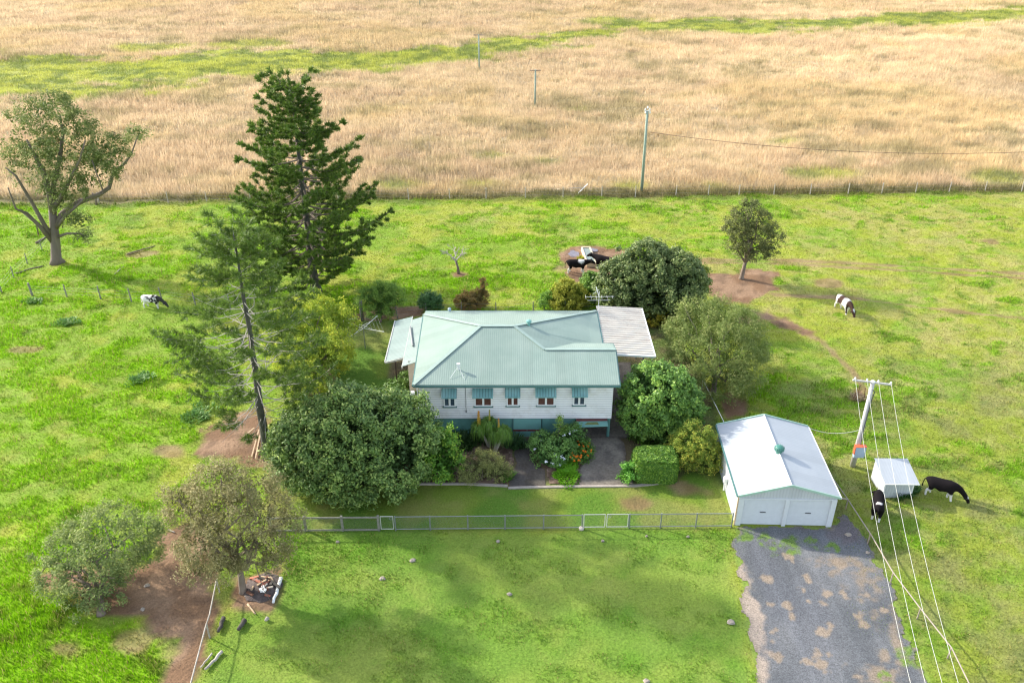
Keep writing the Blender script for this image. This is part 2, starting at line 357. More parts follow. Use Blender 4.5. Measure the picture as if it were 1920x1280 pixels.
def z2(a, b): return G(1340 + a / 3.31, 900 + b / 3.31)
greenp = [(z2(330, 390), .9), (z2(465, 395), 1.0), (z2(610, 385), .6), (z2(730, 415), .5), (z2(180, 345), .8), (z2(1070, 1235), .6), (z2(380, 440), .4), (z2(1260, 1100), 1.0)]
def lerp(a, b, t): return a + (b - a) * t[:, None]
def C(*c): return np.array(c)
def surf(x, y):
    """albedo, grass height, grass density (0..1), roughness of relief, tan mask"""
    n = len(x)
    tanm = sstep(-.25, .25, (y - fence_y(x)) + (fbm(x, y, 2.5, 3) - .5) * 1.2)
    big = fbm(x, y, 14, 1); mid = fbm(x, y, 3.2, 4); sm = fbm(x, y, .9, 6, 3); st = fbm(x * .6 - y * .35, y * 1.1 + x * .25, 1.5, 7, 5)
    # ---- green paddock
    yel = C(.290, .335, .038); grn = C(.190, .300, .024); dk = C(.100, .190, .022); straw = C(.370, .325, .120); lush = C(.235, .450, .008)
    # drier towards the back and the right, lusher on the left
    wet = np.clip(.5 - x / 110, 0, 1)
    base = lerp(np.tile(yel, (n, 1)), grn, sstep(.38, .62, mid + (wet - .5) * .25))
    base = lerp(base, straw, sstep(.50, .70, fbm(x, y, 7, 8) * .45 + st * .55 - (wet - .5) * .22) * .65)
    tuft = sstep(.48, .72, st + (big - .5) * .6 + (wet - .5) * .16 + (sm - .5) * .35)
    base = lerp(base, lush, tuft * .8)
    base = lerp(base, dk, sstep(.55, .75, sm * .6 + fbm(x, y, 1.9, 9) * .4) * .6)
    base = lerp(base, straw, sstep(.52, .68, fbm(x + y * .3, y * 1.3, .8, 2, 3)) * (.38 - .25 * wet))
    h = .06 + .11 * tuft + .08 * sm; dens = .6 + .4 * tuft; rough = np.full(n, 1.0)
    for P in (lushBL, lushC):
        s = sstep(-.8, .8, poly_sd(P, x, y) + (fbm(x, y, 1.6, 5) - .5) * 3)
        base = lerp(base, lerp(np.tile(lush, (n, 1)), grn * .9, sstep(.5, .65, sm)), s * .9); h = h + .14 * s; dens = np.maximum(dens, s)
    near_falloff = sstep(72, 46, y) * sstep(8, 22, x); base = lerp(base, base * C(.80, .84, .92) , near_falloff); base = lerp(base, C(.20, .20, .075), near_falloff * sstep(.45, .7, fbm(x, y, 2.2, 8, 4)) * .6)  # light falloff over the near right paddock put into the turf colour
    # ---- mown ground in front and in the yard
    fr = sstep(-.6, .6, poly_sd(front_poly, x, y) + (mid - .5) * 1.5)
    lawnc = lerp(np.tile(C(.185, .270, .042), (n, 1)), C(.135, .240, .032), sstep(.4, .62, mid))
    lawnc = lerp(lawnc, C(.24, .29, .06), sstep(.5, .75, fbm(x, y, 4, 2, 5)) * .55)
    lawnc = lerp(lawnc, C(.09, .23, .015), sstep(.55, .75, fbm(x, y, 1.6, 10, 5)) * .5)
    base = lerp(base, lawnc, fr * .85); h = h * (1 - fr * .5); rough = rough * (1 - fr * .55)
    yd = sstep(-.2, .3, poly_sd(yard_poly, x, y)); rough = rough * (1 - yd * .92)
    base = lerp(base, lerp(np.tile(C(.14, .11, .06), (n, 1)), C(.12, .17, .04), sstep(.4, .6, mid)), yd); h = h * (1 - yd * .6)
    lw = sstep(-.15, .2, poly_sd(lawn_poly, x, y)) + sstep(-.3, .3, poly_sd(backlawn, x, y)); lw = np.clip(lw, 0, 1)
    lc = lerp(np.tile(C(.165, .235, .028), (n, 1)), C(.105, .205, .022), sstep(.4, .6, mid))
    lc = lerp(lc, C(.28, .25, .08), sstep(.50, .72, fbm(x, y, 2.8, 11, 5)) * .5)
    base = lerp(base, lc, lw); h = np.where(lw > .5, .045, h); dens = np.where(lw > .5, .8, dens)
    # ---- bare dirt
    dirtc = lerp(np.tile(C(.205, .120, .068), (n, 1)), C(.29, .185, .115), sstep(.4, .65, fbm(x, y, 1.5, 3)))
    dirtc = lerp(dirtc, C(.13, .08, .05), sstep(.55, .7, fbm(x, y, .7, 5)) * .6)
    dm = np.zeros(n)
    for P, wob in dirt_polys:
        dm = np.maximum(dm, sstep(-.25, .35, poly_sd(P, x, y) + (fbm(x, y, 1.3, 6) - .5) * 3.2 * wob))
    for p in smalldirt:
        dm = np.maximum(dm, .75 * sstep(.25, -.2, np.hypot((x - p.x) * .6, y - p.y) - .7 + (mid - .5) * 2.4))
    for P in tracks + track2:
        dm = np.maximum(dm, .75 * sstep(.5, .15, line_d(P, x, y) + (mid - .5) * .9))
    base = lerp(base, dirtc, dm); h = h * (1 - dm * .5); dens = dens * (1 - dm * .93)
    # ---- tall dry field
    pale = C(.60, .475, .305); pink = C(.53, .40, .26); olive = C(.29, .255, .12); gold = C(.54, .42, .23)
    sx = fbm(x * .35, y * .8, 6, 2); s2 = fbm(x * .5, y, 3, 9)
    tc = lerp(np.tile(pale, (n, 1)), pink, sstep(.42, .65, sx) * .6); tc = lerp(tc, gold, sstep(.5, .7, fbm(x, y, 18, 5)) * .7)
    tc = lerp(tc, tc * 1.22, sstep(-10, 90, x) * sstep(.3, .6, fbm(x * .5, y, 30, 1)))
    tc = lerp(tc, olive, sstep(.50, .66, s2 * .5 + fbm(x * .5, y, 12, 7) * .25 + fbm(x * .8, y, 1.2, 3, 3) * .25) * .6)
    gm = np.zeros(n)
    for P, hw in ((band1, 6 + 11 * sstep(-20, -75, x)), (band2, 6.5), (band3, 8.0)):
        gm = np.maximum(gm, sstep(2.5, -2.5, line_d(P, x, y) - hw + (fbm(x * .5, y, 9, 4) - .5) * 18 + (fbm(x * .7, y, 2.2, 6, 3) - .5) * 16))
    for p, r in ((G(1150, 42), 5), (G(470, 85), 5), (G(285, 90), 5), (G(1085, 208), 1.), (G(1470, 265), 1.2), (G(925, 290), 1.0), (G(1545, 328), 2.6), (G(1020, 302), 1.), (G(1875, 335), 2.2), (G(900, 345), 1.2), (G(740, 345), 1.8), (G(1190, 348), 1.2), (G(1340, 350), 1.0)):
        gm = np.maximum(gm, .8 * sstep(1.2, -1.2, (np.hypot((x - p.x) * .6, y - p.y) - r) + (s2 - .5) * 3))
    gc = lerp(np.tile(C(.40, .43, .075), (n, 1)), C(.19, .25, .05), sstep(.42, .62, fbm(x * .7, y, 2., 5)))
    tc = lerp(tc, gc, gm * .9)
    edge = sstep(2.6, .6, np.abs(y - fence_y(x) - .6) + (fbm(x, y, 1.6, 4) - .5) * 2.5)  # dark weedy strip; shadow at the foot of the tall grass is coloured in
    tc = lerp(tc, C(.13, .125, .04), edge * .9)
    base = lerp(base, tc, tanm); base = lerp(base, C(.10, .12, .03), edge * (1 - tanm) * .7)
    h = h * (1 - tanm) + tanm * (.95 - .45 * gm - .25 * edge + .5 * (sx - .5)); dens = np.where(tanm > .5, 1, dens); rough = rough * (1 - tanm) + tanm * 2.
    gv = poly_sd(GRAVEL, x, y)
    gp_ = np.zeros(n)
    for p, rr_ in greenp: gp_ = np.maximum(gp_, sstep(.2, -.3, np.hypot(x - p.x, y - p.y) - rr_ * .7 + (fbm(x, y, .6, 7) - .5) * 1.4))
    gp_ = np.maximum(gp_, .45 * sstep(.9, .0, gv) * sstep(.45, .6, fbm(x, y, .7, 1))); gp_ = np.maximum(gp_, .35 * (x > 18.5) * sstep(.55, .65, mid))
    base = np.where((gv > 0)[:, None], C(.19, .27, .05)[None], base)
    dens = np.where(gv > 0, gp_ * .7, dens); h = np.where(gv > 0, .08, h); rough = np.where(gv > -.5, 0, rough)
    return base, h, dens, rough, tanm
def relief(x, y, rough=None):
    if rough is None: rough = surf(x, y)[3]
    return rough * (.16 * (fbm(x, y, 7, 5) - .5) + .23 * (fbm(x * .6 - y * .35, y * 1.1 + x * .25, 1.3, 8) - .5)) + np.where(rough > 1.2, 1.3 * (fbm(x * .55, y, 5.5, 2, 4) - .5), 0)
def axis(fine0, fine1, step, lo, hi, g=1.25, mids=()):
    a = list(np.arange(fine0, fine1 + 1e-6, step)); s = step; p = fine1
    for (to, st) in mids:
        while p < to: p += st; a.append(p)
        s = st
    while p < hi: s *= g; p += s; a.append(p)
    s = step; p = fine0; b = []
    while p > lo: s *= g; p -= s; b.append(p)
    return np.array(b[::-1] + a)
gx = axis(-66, 66, .3, -2200, 2200, 1.12); gy = axis(24, 104, .3, -400, 3500, 1.12, mids=((290, 1.2),))
XX, YY = np.meshgrid(gx, gy); xf, yf = XX.ravel(), YY.ravel()
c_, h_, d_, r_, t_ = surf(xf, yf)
zz = relief(xf, yf, r_)
ids = np.arange(len(xf)).reshape(XX.shape)
quads = np.stack([ids[:-1, :-1], ids[:-1, 1:], ids[1:, 1:], ids[1:, :-1]], -1).reshape(-1, 4)
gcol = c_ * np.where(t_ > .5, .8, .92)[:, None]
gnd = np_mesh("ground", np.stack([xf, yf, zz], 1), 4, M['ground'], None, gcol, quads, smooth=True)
T(gnd, kind="structure")

def sheet(name, poly, res, z, colfn, mat, wob=.0, wsc=1.):
    P = np.array([(p[0], p[1]) for p in poly]); x0, y0 = P.min(0) - .3; x1, y1 = P.max(0) + .3
    X, Y = np.meshgrid(np.arange(x0, x1, res), np.arange(y0, y1, res)); x, y = X.ravel(), Y.ravel()
    sd = poly_sd(poly, x, y) + (fbm(x, y, wsc, 3, 5) - .5) * wob
    ids = np.arange(len(x)).reshape(X.shape); q = np.stack([ids[:-1, :-1], ids[:-1, 1:], ids[1:, 1:], ids[1:, :-1]], -1).reshape(-1, 4)
    ok = (sd[q] > 0).all(1); q = q[ok]; used, inv = np.unique(q, return_inverse=True)
    col = colfn(x[used], y[used], sd[used])
    o = np_mesh(name, np.stack([x[used], y[used], np.full(len(used), z)], 1), 4, mat, None, col, inv.reshape(-1, 4))
    return T(o, kind="structure")
spots = [(450, 475, .45), (480, 500, .25), (328, 615, .6), (572, 617, .5), (692, 703, .6), (790, 700, .5), (805, 735, .4), (355, 768, .4), (453, 783, .5), (1037, 808, .5), (895, 850, .7), (930, 890, .5), (660, 935, .6), (715, 905, .5), (377, 960, .6), (375, 1000, .4), (385, 1100, .7), (630, 1085, .45), (675, 1145, .6), (790, 1145, .45), (885, 1220, .7), (545, 680, .2), (583, 750, .2), (680, 770, .3), (490, 855, .25), (560, 1120, .25), (710, 1095, .2), (950, 715, .5), (780, 530, .5), (740, 500, .5)]
spots = [(z2(a, b), r) for a, b, r in spots]
edgeL = [z2(150, 560), z2(170, 700), z2(230, 850), z2(240, 1000), z2(250, 1090), z2(270, 1250)]
edgeR = [z2(700, 480), z2(850, 540), z2(960, 620), z2(1100, 780), z2(1150, 930), z2(1130, 1150), z2(1050, 1250)]
def gravel_col(x, y, sd):
    n = len(x); f = fbm(x, y, 1.0, 4); b = lerp(np.tile(C(.098, .104, .112), (n, 1)), C(.150, .154, .160), sstep(.35, .7, fbm(x, y, 3.5, 2)))
    b = lerp(b, C(.115, .12, .135), sstep(.5, .75, fbm(x * 1.6, y * .3, 3., 6)) * .5)
    tan = C(.29, .225, .16)
    tr_ = np.minimum(np.abs(np.abs(x - 15.6 - (40 - y) * .06) - .75), np.abs(np.abs(x - 18.5 - (40 - y) * .06) - .75)); b = lerp(b, b * 1.28, sstep(.32, .08, tr_ + (fbm(x, y, 2., 9) - .5) * .5) * .45); wob = (fbm(x, y, .6, 7) - .5)
    for p, r in spots: b = lerp(b, tan, .8 * sstep(.12, -.12, np.hypot(x - p.x, y - p.y) - r * .40 + wob * .9 + (fbm(x, y, .22, 2, 2) - .5) * .35))
    b = lerp(b, C(.36, .29, .23), .85 * sstep(.2, -.3, line_d(edgeL, x, y) - .55 + wob * 1.4))
    b = lerp(b, C(.24, .19, .14), .85 * sstep(.5, -.5, line_d(edgeR, x, y) - .8 + (f - .5) * 4) * sstep(.3, .6, fbm(x, y, .5, 9)))
    b = lerp(b, C(.15, .12, .12), .6 * sstep(.0, -1., np.hypot((x - z2(800, 300).x) * .6, y - z2(800, 300).y) - 2 + (f - .5) * 3))
    g = np.zeros(n)
    for p, r in greenp: g = np.maximum(g, sstep(.15, -.15, np.hypot(x - p.x, y - p.y) - r * .75 + wob * 1.2))
    b = lerp(b, C(.13, .22, .03), g * .85 * sstep(.3, .6, fbm(x, y, .35, 5)))
    b = lerp(b, C(.20, .17, .12), .7 * sstep(.35, .0, sd))
    return b
sheet("gravel_parking", GRAVEL, .10, .03, gravel_col, M['gravel'], 1.3, .9)

def conc_col(dark):
    def f(x, y, sd):
        n = len(x); b = lerp(np.tile(C(.175, .15, .125) * dark, (n, 1)), C(.25, .22, .18) * dark, sstep(.35, .65, fbm(x, y, 1.6, 4)))
        b = lerp(b, C(.09, .08, .075), sstep(.5, .7, fbm(x, y, .9, 8)) * .6)
        return lerp(b, C(.10, .075, .06), .5 * sstep(.35, 0., sd + (fbm(x, y, .5, 2) - .5) * .4))
    return f
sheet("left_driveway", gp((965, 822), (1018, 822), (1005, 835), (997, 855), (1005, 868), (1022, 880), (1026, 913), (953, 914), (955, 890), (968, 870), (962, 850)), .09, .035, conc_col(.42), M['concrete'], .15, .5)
sheet("right_driveway", gp((1075, 815), (1150, 800), (1170, 830), (1176, 850), (1172, 880), (1192, 910), (1086, 911), (1085, 880), (1100, 855), (1100, 838)), .09, .035, conc_col(1.), M['concrete'], .12, .5)
sheet("house_floor_slab", [(-6.4, 49.9), (9.9, 49.9), (9.9, 60.5), (-6.4, 60.5)], .3, .05, conc_col(.9), M['concrete'])
sheet("side_path", [(-8.3, 50.0), (-6.7, 50.0), (-6.7, 59), (-8.3, 59)], .15, .04, conc_col(1.1), M['concrete'], .2)

# garden beds
def bed_col(x, y, sd):
    n = len(x); b = lerp(np.tile(C(.10, .065, .045), (n, 1)), C(.20, .14, .10), sstep(.4, .65, fbm(x, y, .5, 4)))
    return lerp(b, C(.34, .24, .22), sstep(.62, .7, fbm(x, y, .18, 9)) * .5)
sheet("garden_bed", gp((735, 905), (800, 800), (960, 822), (962, 850), (966, 868), (953, 890), (950, 910), (740, 909)), .1, .05, bed_col, M['concrete'])
sheet("island_bed", gp((1000, 833), (1075, 815), (1098, 838), (1098, 855), (1086, 880), (1085, 908), (1028, 909), (1024, 880), (1000, 862)), .1, .05, bed_col, M['concrete'])

# ------------------------------------------------------------------ grass as stuff
def blades(name, n, x, y, h, wd, col, mat, lean=.35, z=None, label=None, seed=1):
    rs = np.random.RandomState(seed)
    if z is None: z = relief(x, y)
    a = rs.rand(n) * 2 * np.pi; ux, uy = np.cos(a), np.sin(a)
    la = rs.rand(n) * 2 * np.pi; lm = rs.rand(n) * lean * h
    lx, ly = np.cos(la) * lm, np.sin(la) * lm
    V = np.empty((n, 3, 3), np.float32)
    V[:, 0] = np.stack([x - ux * wd, y - uy * wd, z - .02], 1); V[:, 1] = np.stack([x + ux * wd, y + uy * wd, z - .02], 1)
    V[:, 2] = np.stack([x + lx, y + ly, z + h], 1)
    c = np.repeat(col, 3, 0)
    o = np_mesh(name, V.reshape(-1, 3), 3, mat, None, c)
    return T(o, label, None, None, "stuff")
def rand_view(n, y0, y1, pw, seed, margin=1.12):
    rs = np.random.RandomState(seed); u = rs.rand(n)
    # density per m2 ~ y^-pw ; width ~ (y*.866+18.45)*.6
    ys = np.linspace(y0, y1, 400); wv = (ys * CP + CAM_H * SP) * ys ** (-pw); cs = np.cumsum(wv); cs = (cs - cs[0]) / (cs[-1] - cs[0])
    y = np.interp(u, cs, ys); x = (rs.rand(n) * 2 - 1) * (y * CP + CAM_H * SP) * .6 * margin
    return x, y, rs
# paddock / lawn
n = 950000
x, y, rs = rand_view(n, 26, 104, .75, 3)
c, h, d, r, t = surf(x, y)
keep = (rs.rand(n) < d * .95) & (t < .5)
inhouse = (x > -6.6) & (x < 7.2) & (y > 49.9) & (y < 60.2)
ing = (x > 13.9) & (x < 20.3) & (y > 40.7) & (y < 48.2)
slabs = np.zeros(n, bool)
for o in ("left_driveway", "right_driveway"):
    pass
for P in (gp((953, 822), (1026, 822), (1026, 913), (953, 914)), gp((1075, 812), (1176, 805), (1192, 910), (1086, 911)), gp((735, 905), (800, 800), (960, 822), (950, 910)), gp((1000, 815), (1098, 815), (1085, 908), (1026, 909))):
    slabs |= poly_sd(P, x, y) > 0
slabs |= (x > -8.3) & (x < -6.5) & (y > 50) & (y < 59)
keep &= ~(inhouse | ing | slabs)
x, y, c, h, r = x[keep], y[keep], c[keep], h[keep], r[keep]; n = len(x)
rs = np.random.RandomState(5); v = rs.rand(n)
hh = h * (.55 + .9 * rs.rand(n)); wd = (.010 + .00022 * y) * (.7 + .7 * rs.rand(n)) * (1 + h * 2)
cc = c * (.72 + .62 * v)[:, None]; dry = rs.rand(n) < .10; cc[dry] = C(.42, .34, .13) * (.7 + .5 * rs.rand(dry.sum()))[:, None]
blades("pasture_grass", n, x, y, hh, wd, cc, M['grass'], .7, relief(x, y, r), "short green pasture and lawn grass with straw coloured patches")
# dry field
n = 900000
x, y, rs = rand_view(n, 98, 285, 1.15, 11, 1.1)
c, h, d, r, t = surf(x, y)
keep = t > .5; x, y, c, h, r = x[keep], y[keep], c[keep], h[keep], r[keep]; n = len(x)
rs = np.random.RandomState(6)
tall = fbm(x * .7, y, 2.2, 4) * .6 + fbm(x, y, .8, 8, 2) * .6
hh = h * (.35 + .75 * rs.rand(n)) * (.45 + 1.05 * tall); wd = (.014 + .00020 * y) * (.6 + .9 * rs.rand(n))
cc = c * ((.84 + .36 * rs.rand(n)) * (.80 + .42 * fbm(x * .8, y, 1.6, 6, 3)))[:, None]
blades("tall_dry_grass", n, x, y, hh, wd, cc, M['drygrass'], .55, relief(x, y, r), "tall straw coloured grass filling the field beyond the fence")

# ------------------------------------------------------------------ foliage
def unit(rs, n):
    v = rs.normal(size=(n, 3)); return v / (np.linalg.norm(v, axis=1, keepdims=True) + 1e-9)
def leaf_quads(P, Nn, size, asp, rs):
    n = len(P); t = unit(rs, n); u = np.cross(Nn, t); u /= (np.linalg.norm(u, axis=1, keepdims=True) + 1e-9); v = np.cross(Nn, u)
    s = size[:, None]; V = np.empty((n, 4, 3))
    V[:, 0] = P - u * s; V[:, 1] = P - v * s * asp; V[:, 2] = P + u * s; V[:, 3] = P + v * s * asp
    return V.reshape(-1, 3)
def crown(name, parent, blobs, clump=.5, leaf=.12, asp=.5, n_leaf=60, colA=(.05, .1, .02), colB=(.09, .17, .03), tip=None, mat='leaf', seed=1, cover=1.0, fill=.25, gap=0.0, updir=.35, droop=0.):
    """blobs: (centre Vector, rx, ry, rz)"""
    rs = np.random.RandomState(seed); Ps = []; Ns = []; Cs = []; S = []
    colA, colB = np.array(colA) * np.array((1.75, 1.6, 1.3)), np.array(colB) * np.array((1.9, 1.75, 1.35))
    if tip is not None: tip = np.array(tip) * np.array((1.6, 1.5, 1.2))
    B = [(np.array(b[0]), np.array(b[1:4])) for b in blobs]
    base = Vector(parent.location) if parent else Vector((0, 0, 0))
    for bi, (c, r) in enumerate(B):
        area = 4 * math.pi * ((r[0] * r[1]) ** 1.6 / 3 + (r[0] * r[2]) ** 1.6 / 3 + (r[1] * r[2]) ** 1.6 / 3) ** (1 / 1.6)
        nc = max(6, int(area / (clump * clump) * cover * .62))
        d = unit(rs, nc); k = .80 + .22 * rs.rand(nc) + .10 * (rs.rand(nc) < .15)
        p = c + d * r * k[:, None]
        lump = fbm(p[:, 0] + p[:, 2] * .7, p[:, 1] - p[:, 2] * .8, 1.5, 4, 3); p = c + (p - c) * (.78 + .46 * lump)[:, None]
        ok = (p[:, 2] > .12) & (d[:, 2] > -.75) & (lump > .30 + gap * .3)
        for bj, (c2, r2) in enumerate(B):
            if bj != bi: ok &= (((p - c2) / r2) ** 2).sum(1) > .55
        if gap: ok &= rs.rand(nc) > gap
        p, d = p[ok], d[ok]; nc = len(p)
        # clump leaves
        nl = n_leaf; q = unit(rs, nc * nl); rad = clump * (.35 + .75 * rs.rand(nc * nl)) * np.repeat(.7 + .6 * rs.rand(nc), nl)
        pc = np.repeat(p, nl, 0); dc = np.repeat(d, nl, 0); q = q + dc * .35
        off = q * rad[:, None]; off[:, 2] *= .8; off[:, 2] -= droop * rs.rand(nc * nl) * clump
        P = pc + off; Nn = q * .6 + unit(rs, nc * nl) * .7 + np.array([0, 0, updir]); Nn /= (np.linalg.norm(Nn, axis=1, keepdims=True) + 1e-9)
        tclump = np.repeat(rs.rand(nc), nl); tl = np.clip(tclump * .6 + rs.rand(nc * nl) * .5, 0, 1)[:, None]
        cc = colA + (colB - colA) * tl
        if tip is not None:
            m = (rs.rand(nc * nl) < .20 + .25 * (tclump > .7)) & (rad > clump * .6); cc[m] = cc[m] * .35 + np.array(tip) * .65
        Ps.append(P); Ns.append(Nn); Cs.append(cc); S.append(leaf * (.6 + .8 * rs.rand(len(P))))
        # inner leaves keep the crown closed
        nf = int(len(P) * fill)
        if nf:
            q = unit(rs, nf); P = c + q * r * (.25 + .5 * rs.rand(nf))[:, None]
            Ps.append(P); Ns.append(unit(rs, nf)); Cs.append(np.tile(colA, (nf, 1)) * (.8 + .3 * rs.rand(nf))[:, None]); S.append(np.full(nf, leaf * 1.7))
    P = np.concatenate(Ps); Nn = np.concatenate(Ns); Cc = np.concatenate(Cs); S = np.concatenate(S)
    ok = P[:, 2] > .03; P, Nn, Cc, S = P[ok], Nn[ok], Cc[ok], S[ok]
    P = P - np.array(base)
    V = leaf_quads(P, Nn, S, asp, rs)
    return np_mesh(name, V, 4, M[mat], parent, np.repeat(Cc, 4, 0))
def bent(a, b, k, rs, sag=0., wob=.06):
    a = Vector(a); b = Vector(b); L = (b - a).length; pts = []
    for i in range(k + 1):
        t = i / k; p = a.lerp(b, t); s = math.sin(t * math.pi) * L * wob
        p += Vector((rs.normal() * s, rs.normal() * s, rs.normal() * s * .6 - sag * L * math.sin(t * math.pi))); pts.append(p)
    return pts
def limbs(mb, base, tips, r0, rs, fork=.35, wob=.08, twigs=2, n=6, lean=None):
    """trunk from base to a fork, limbs to every tip, a few twigs each (coords local to base)"""
    cen = sum((Vector(t) for t in tips), Vector()) / len(tips)
    fk = Vector((cen.x * .35, cen.y * .35, cen.z * fork))
    if lean: fk = Vector(lean)
    mb.tube([Vector((0, 0, -.15)), Vector((0, 0, .12)), fk * .5, fk], [r0 * 1.6, r0 * 1.15, r0, r0 * .85], 9)
    for t in tips:
        t = Vector(t); pts = bent(fk, t, 5, rs, -.06, wob); k = len(pts)
        mb.tube(pts, [r0 * .6 * (1 - i / k * .85) for i in range(k)], n)
        for j in range(twigs):
            i = rs.randint(2, k); e = pts[i - 1] + Vector(rs.normal(size=3)) * (t - fk).length * .22 + Vector((0, 0, .15))
            mb.tube(bent(pts[i - 1], e, 3, rs, 0, .1), [r0 * .2, r0 * .15, r0 * .1, r0 * .05], 4)
def gb(px, py, z, rx, ry=None, rz=None):
    return (G(px, py, z), rx, ry or rx, rz or rx)
def yb(px, py, y, rpx, rpz, ry=None):
    p = PY(px, py, y); s = scale_at(p); rx = rpx / s; return (p, rx, ry or rx, rpz / s * 1.08)
def tree(name, base, blobs, label, cat='tree', group=None, r0=.2, bark='bark', fork=.35, seed=1, twigs=2, lean=None, extra=None, part='crown', **kw):
    e = empty(name, base, 0, label, cat, group); rs = np.random.RandomState(seed + 50); mb = MB()
    tips = [Vector(b[0]) - Vector(base) for b in blobs]
    limbs(mb, base, tips, r0, rs, fork, .08, twigs, lean=lean)
    if extra: extra(mb, Vector(base), rs)
    mb.build("trunk", M[bark], e, True)
    crown(part, e, blobs, seed=seed, **kw)
    return e

# eucalypt on the left
Y0 = 80.0
eb = G(108, 493)
def euc_extra(mb, b, rs):
    def path(pl, r0, r1, dy=0):
        pts = [PY(q[0], q[1], Y0 + dy * i) - b for i, q in enumerate(pl)]; k = len(pts); mb.tube(pts, [r0 + (r1 - r0) * i / (k - 1) for i in range(k)], 7)
    mb.tube([Vector((0, 0, -.1)), Vector((0, 0, .5)), PY(103, 440, Y0) - b, PY(98, 395, Y0) - b], [.85, .52, .42, .36], 12)
    path([(100, 400), (92, 360), (80, 320), (62, 285), (50, 262)], .36, .08, -.3)
    path([(98, 400), (100, 350), (112, 300), (118, 250), (112, 215)], .34, .07, .2)
    path([(96, 440), (85, 425), (60, 380), (30, 330), (10, 314)], .28, .05, -.5)
    path([(100, 455), (75, 425), (50, 400), (30, 392), (15, 352)], .26, .05, -.9)
    path([(104, 425), (118, 400), (150, 378), (185, 365), (205, 352), (212, 325), (235, 305), (246, 290), (258, 255)], .36, .05, .3)
    path([(104, 430), (125, 402), (160, 372), (195, 362), (172, 300)], .2, .04, -.4)
    path([(106, 445), (125, 438), (150, 438), (165, 445)], .16, .05, -.4)
    path([(98, 395), (120, 360), (135, 330), (150, 300), (160, 262)], .26, .05, -.5)
    path([(40, 397), (68, 420), (72, 440)], .05, .08, 0)
ebl = [yb(190, 318, Y0, 30, 24), yb(225, 272, Y0, 22, 14), yb(30, 300, Y0, 24, 26), yb(85, 198, Y0, 48, 28), yb(42, 255, Y0, 34, 44), yb(60, 225, Y0 + 1, 40, 34), yb(150, 235, Y0, 30, 24), yb(60, 320, Y0, 34, 30), yb(125, 280, Y0, 40, 34), yb(110, 235, Y0 + 1, 40, 32), yb(135, 262, Y0 - 1, 42, 26), yb(185, 268, Y0, 22, 14), yb(215, 252, Y0, 16, 7), yb(255, 248, Y0, 18, 9),
       yb(75, 300, Y0 - 1, 34, 34), yb(120, 305, Y0, 36, 30), yb(165, 305, Y0 + 1, 38, 26), yb(210, 288, Y0, 30, 20), yb(95, 350, Y0 - 1, 24, 26), yb(140, 352, Y0, 28, 22), yb(178, 340, Y0, 24, 20), yb(112, 375, Y0, 20, 16),
       yb(150, 415, Y0 - 1, 20, 14), yb(155, 440, Y0 - 1, 13, 8)]
tree("eucalypt_tree", eb, ebl, "tall spreading gum tree with bare dead limbs standing alone in the left paddock", r0=.01, bark='gumbark', seed=3, twigs=1, extra=euc_extra,
     clump=.55, leaf=.12, asp=.38, n_leaf=56, colA=(.055, .085, .03), colB=(.125, .165, .065), tip=(.27, .30, .16), mat='leafsoft', cover=1.1, fill=.05, gap=.41, droop=.6)

# conifers
def tufts(cent, axisv, rad, nt, ln, wdt, colA, colB, rs):
    nC = len(cent); n = nC * nt; c = np.repeat(cent, nt, 0); r = np.repeat(rad, nt)
    q = unit(rs, n); ax = np.repeat(axisv, nt, 0); q2 = q + ax * .5; q2 /= np.linalg.norm(q2, axis=1, keepdims=True)
    b = c + ax * ((rs.rand(n) - .5) * 1.5)[:, None] * r[:, None] + q * (r * .18)[:, None]
    tip = b + q2 * (r * ln * (.7 + .5 * rs.rand(n)))[:, None] + np.array([0, 0, 1]) * (r * .12)[:, None]
    s = np.cross(q2, unit(rs, n)); s /= (np.linalg.norm(s, axis=1, keepdims=True) + 1e-9); s *= (wdt * (.7 + .6 * rs.rand(n)))[:, None]
    V = np.stack([b - s, b + s, tip], 1).reshape(-1, 3)
    t = np.clip(np.repeat(rs.rand(nC), nt) * .5 + rs.rand(n) * .6, 0, 1)[:, None]
    return V, np.repeat(np.array(colA) + (np.array(colB) - np.array(colA)) * t, 3, 0)
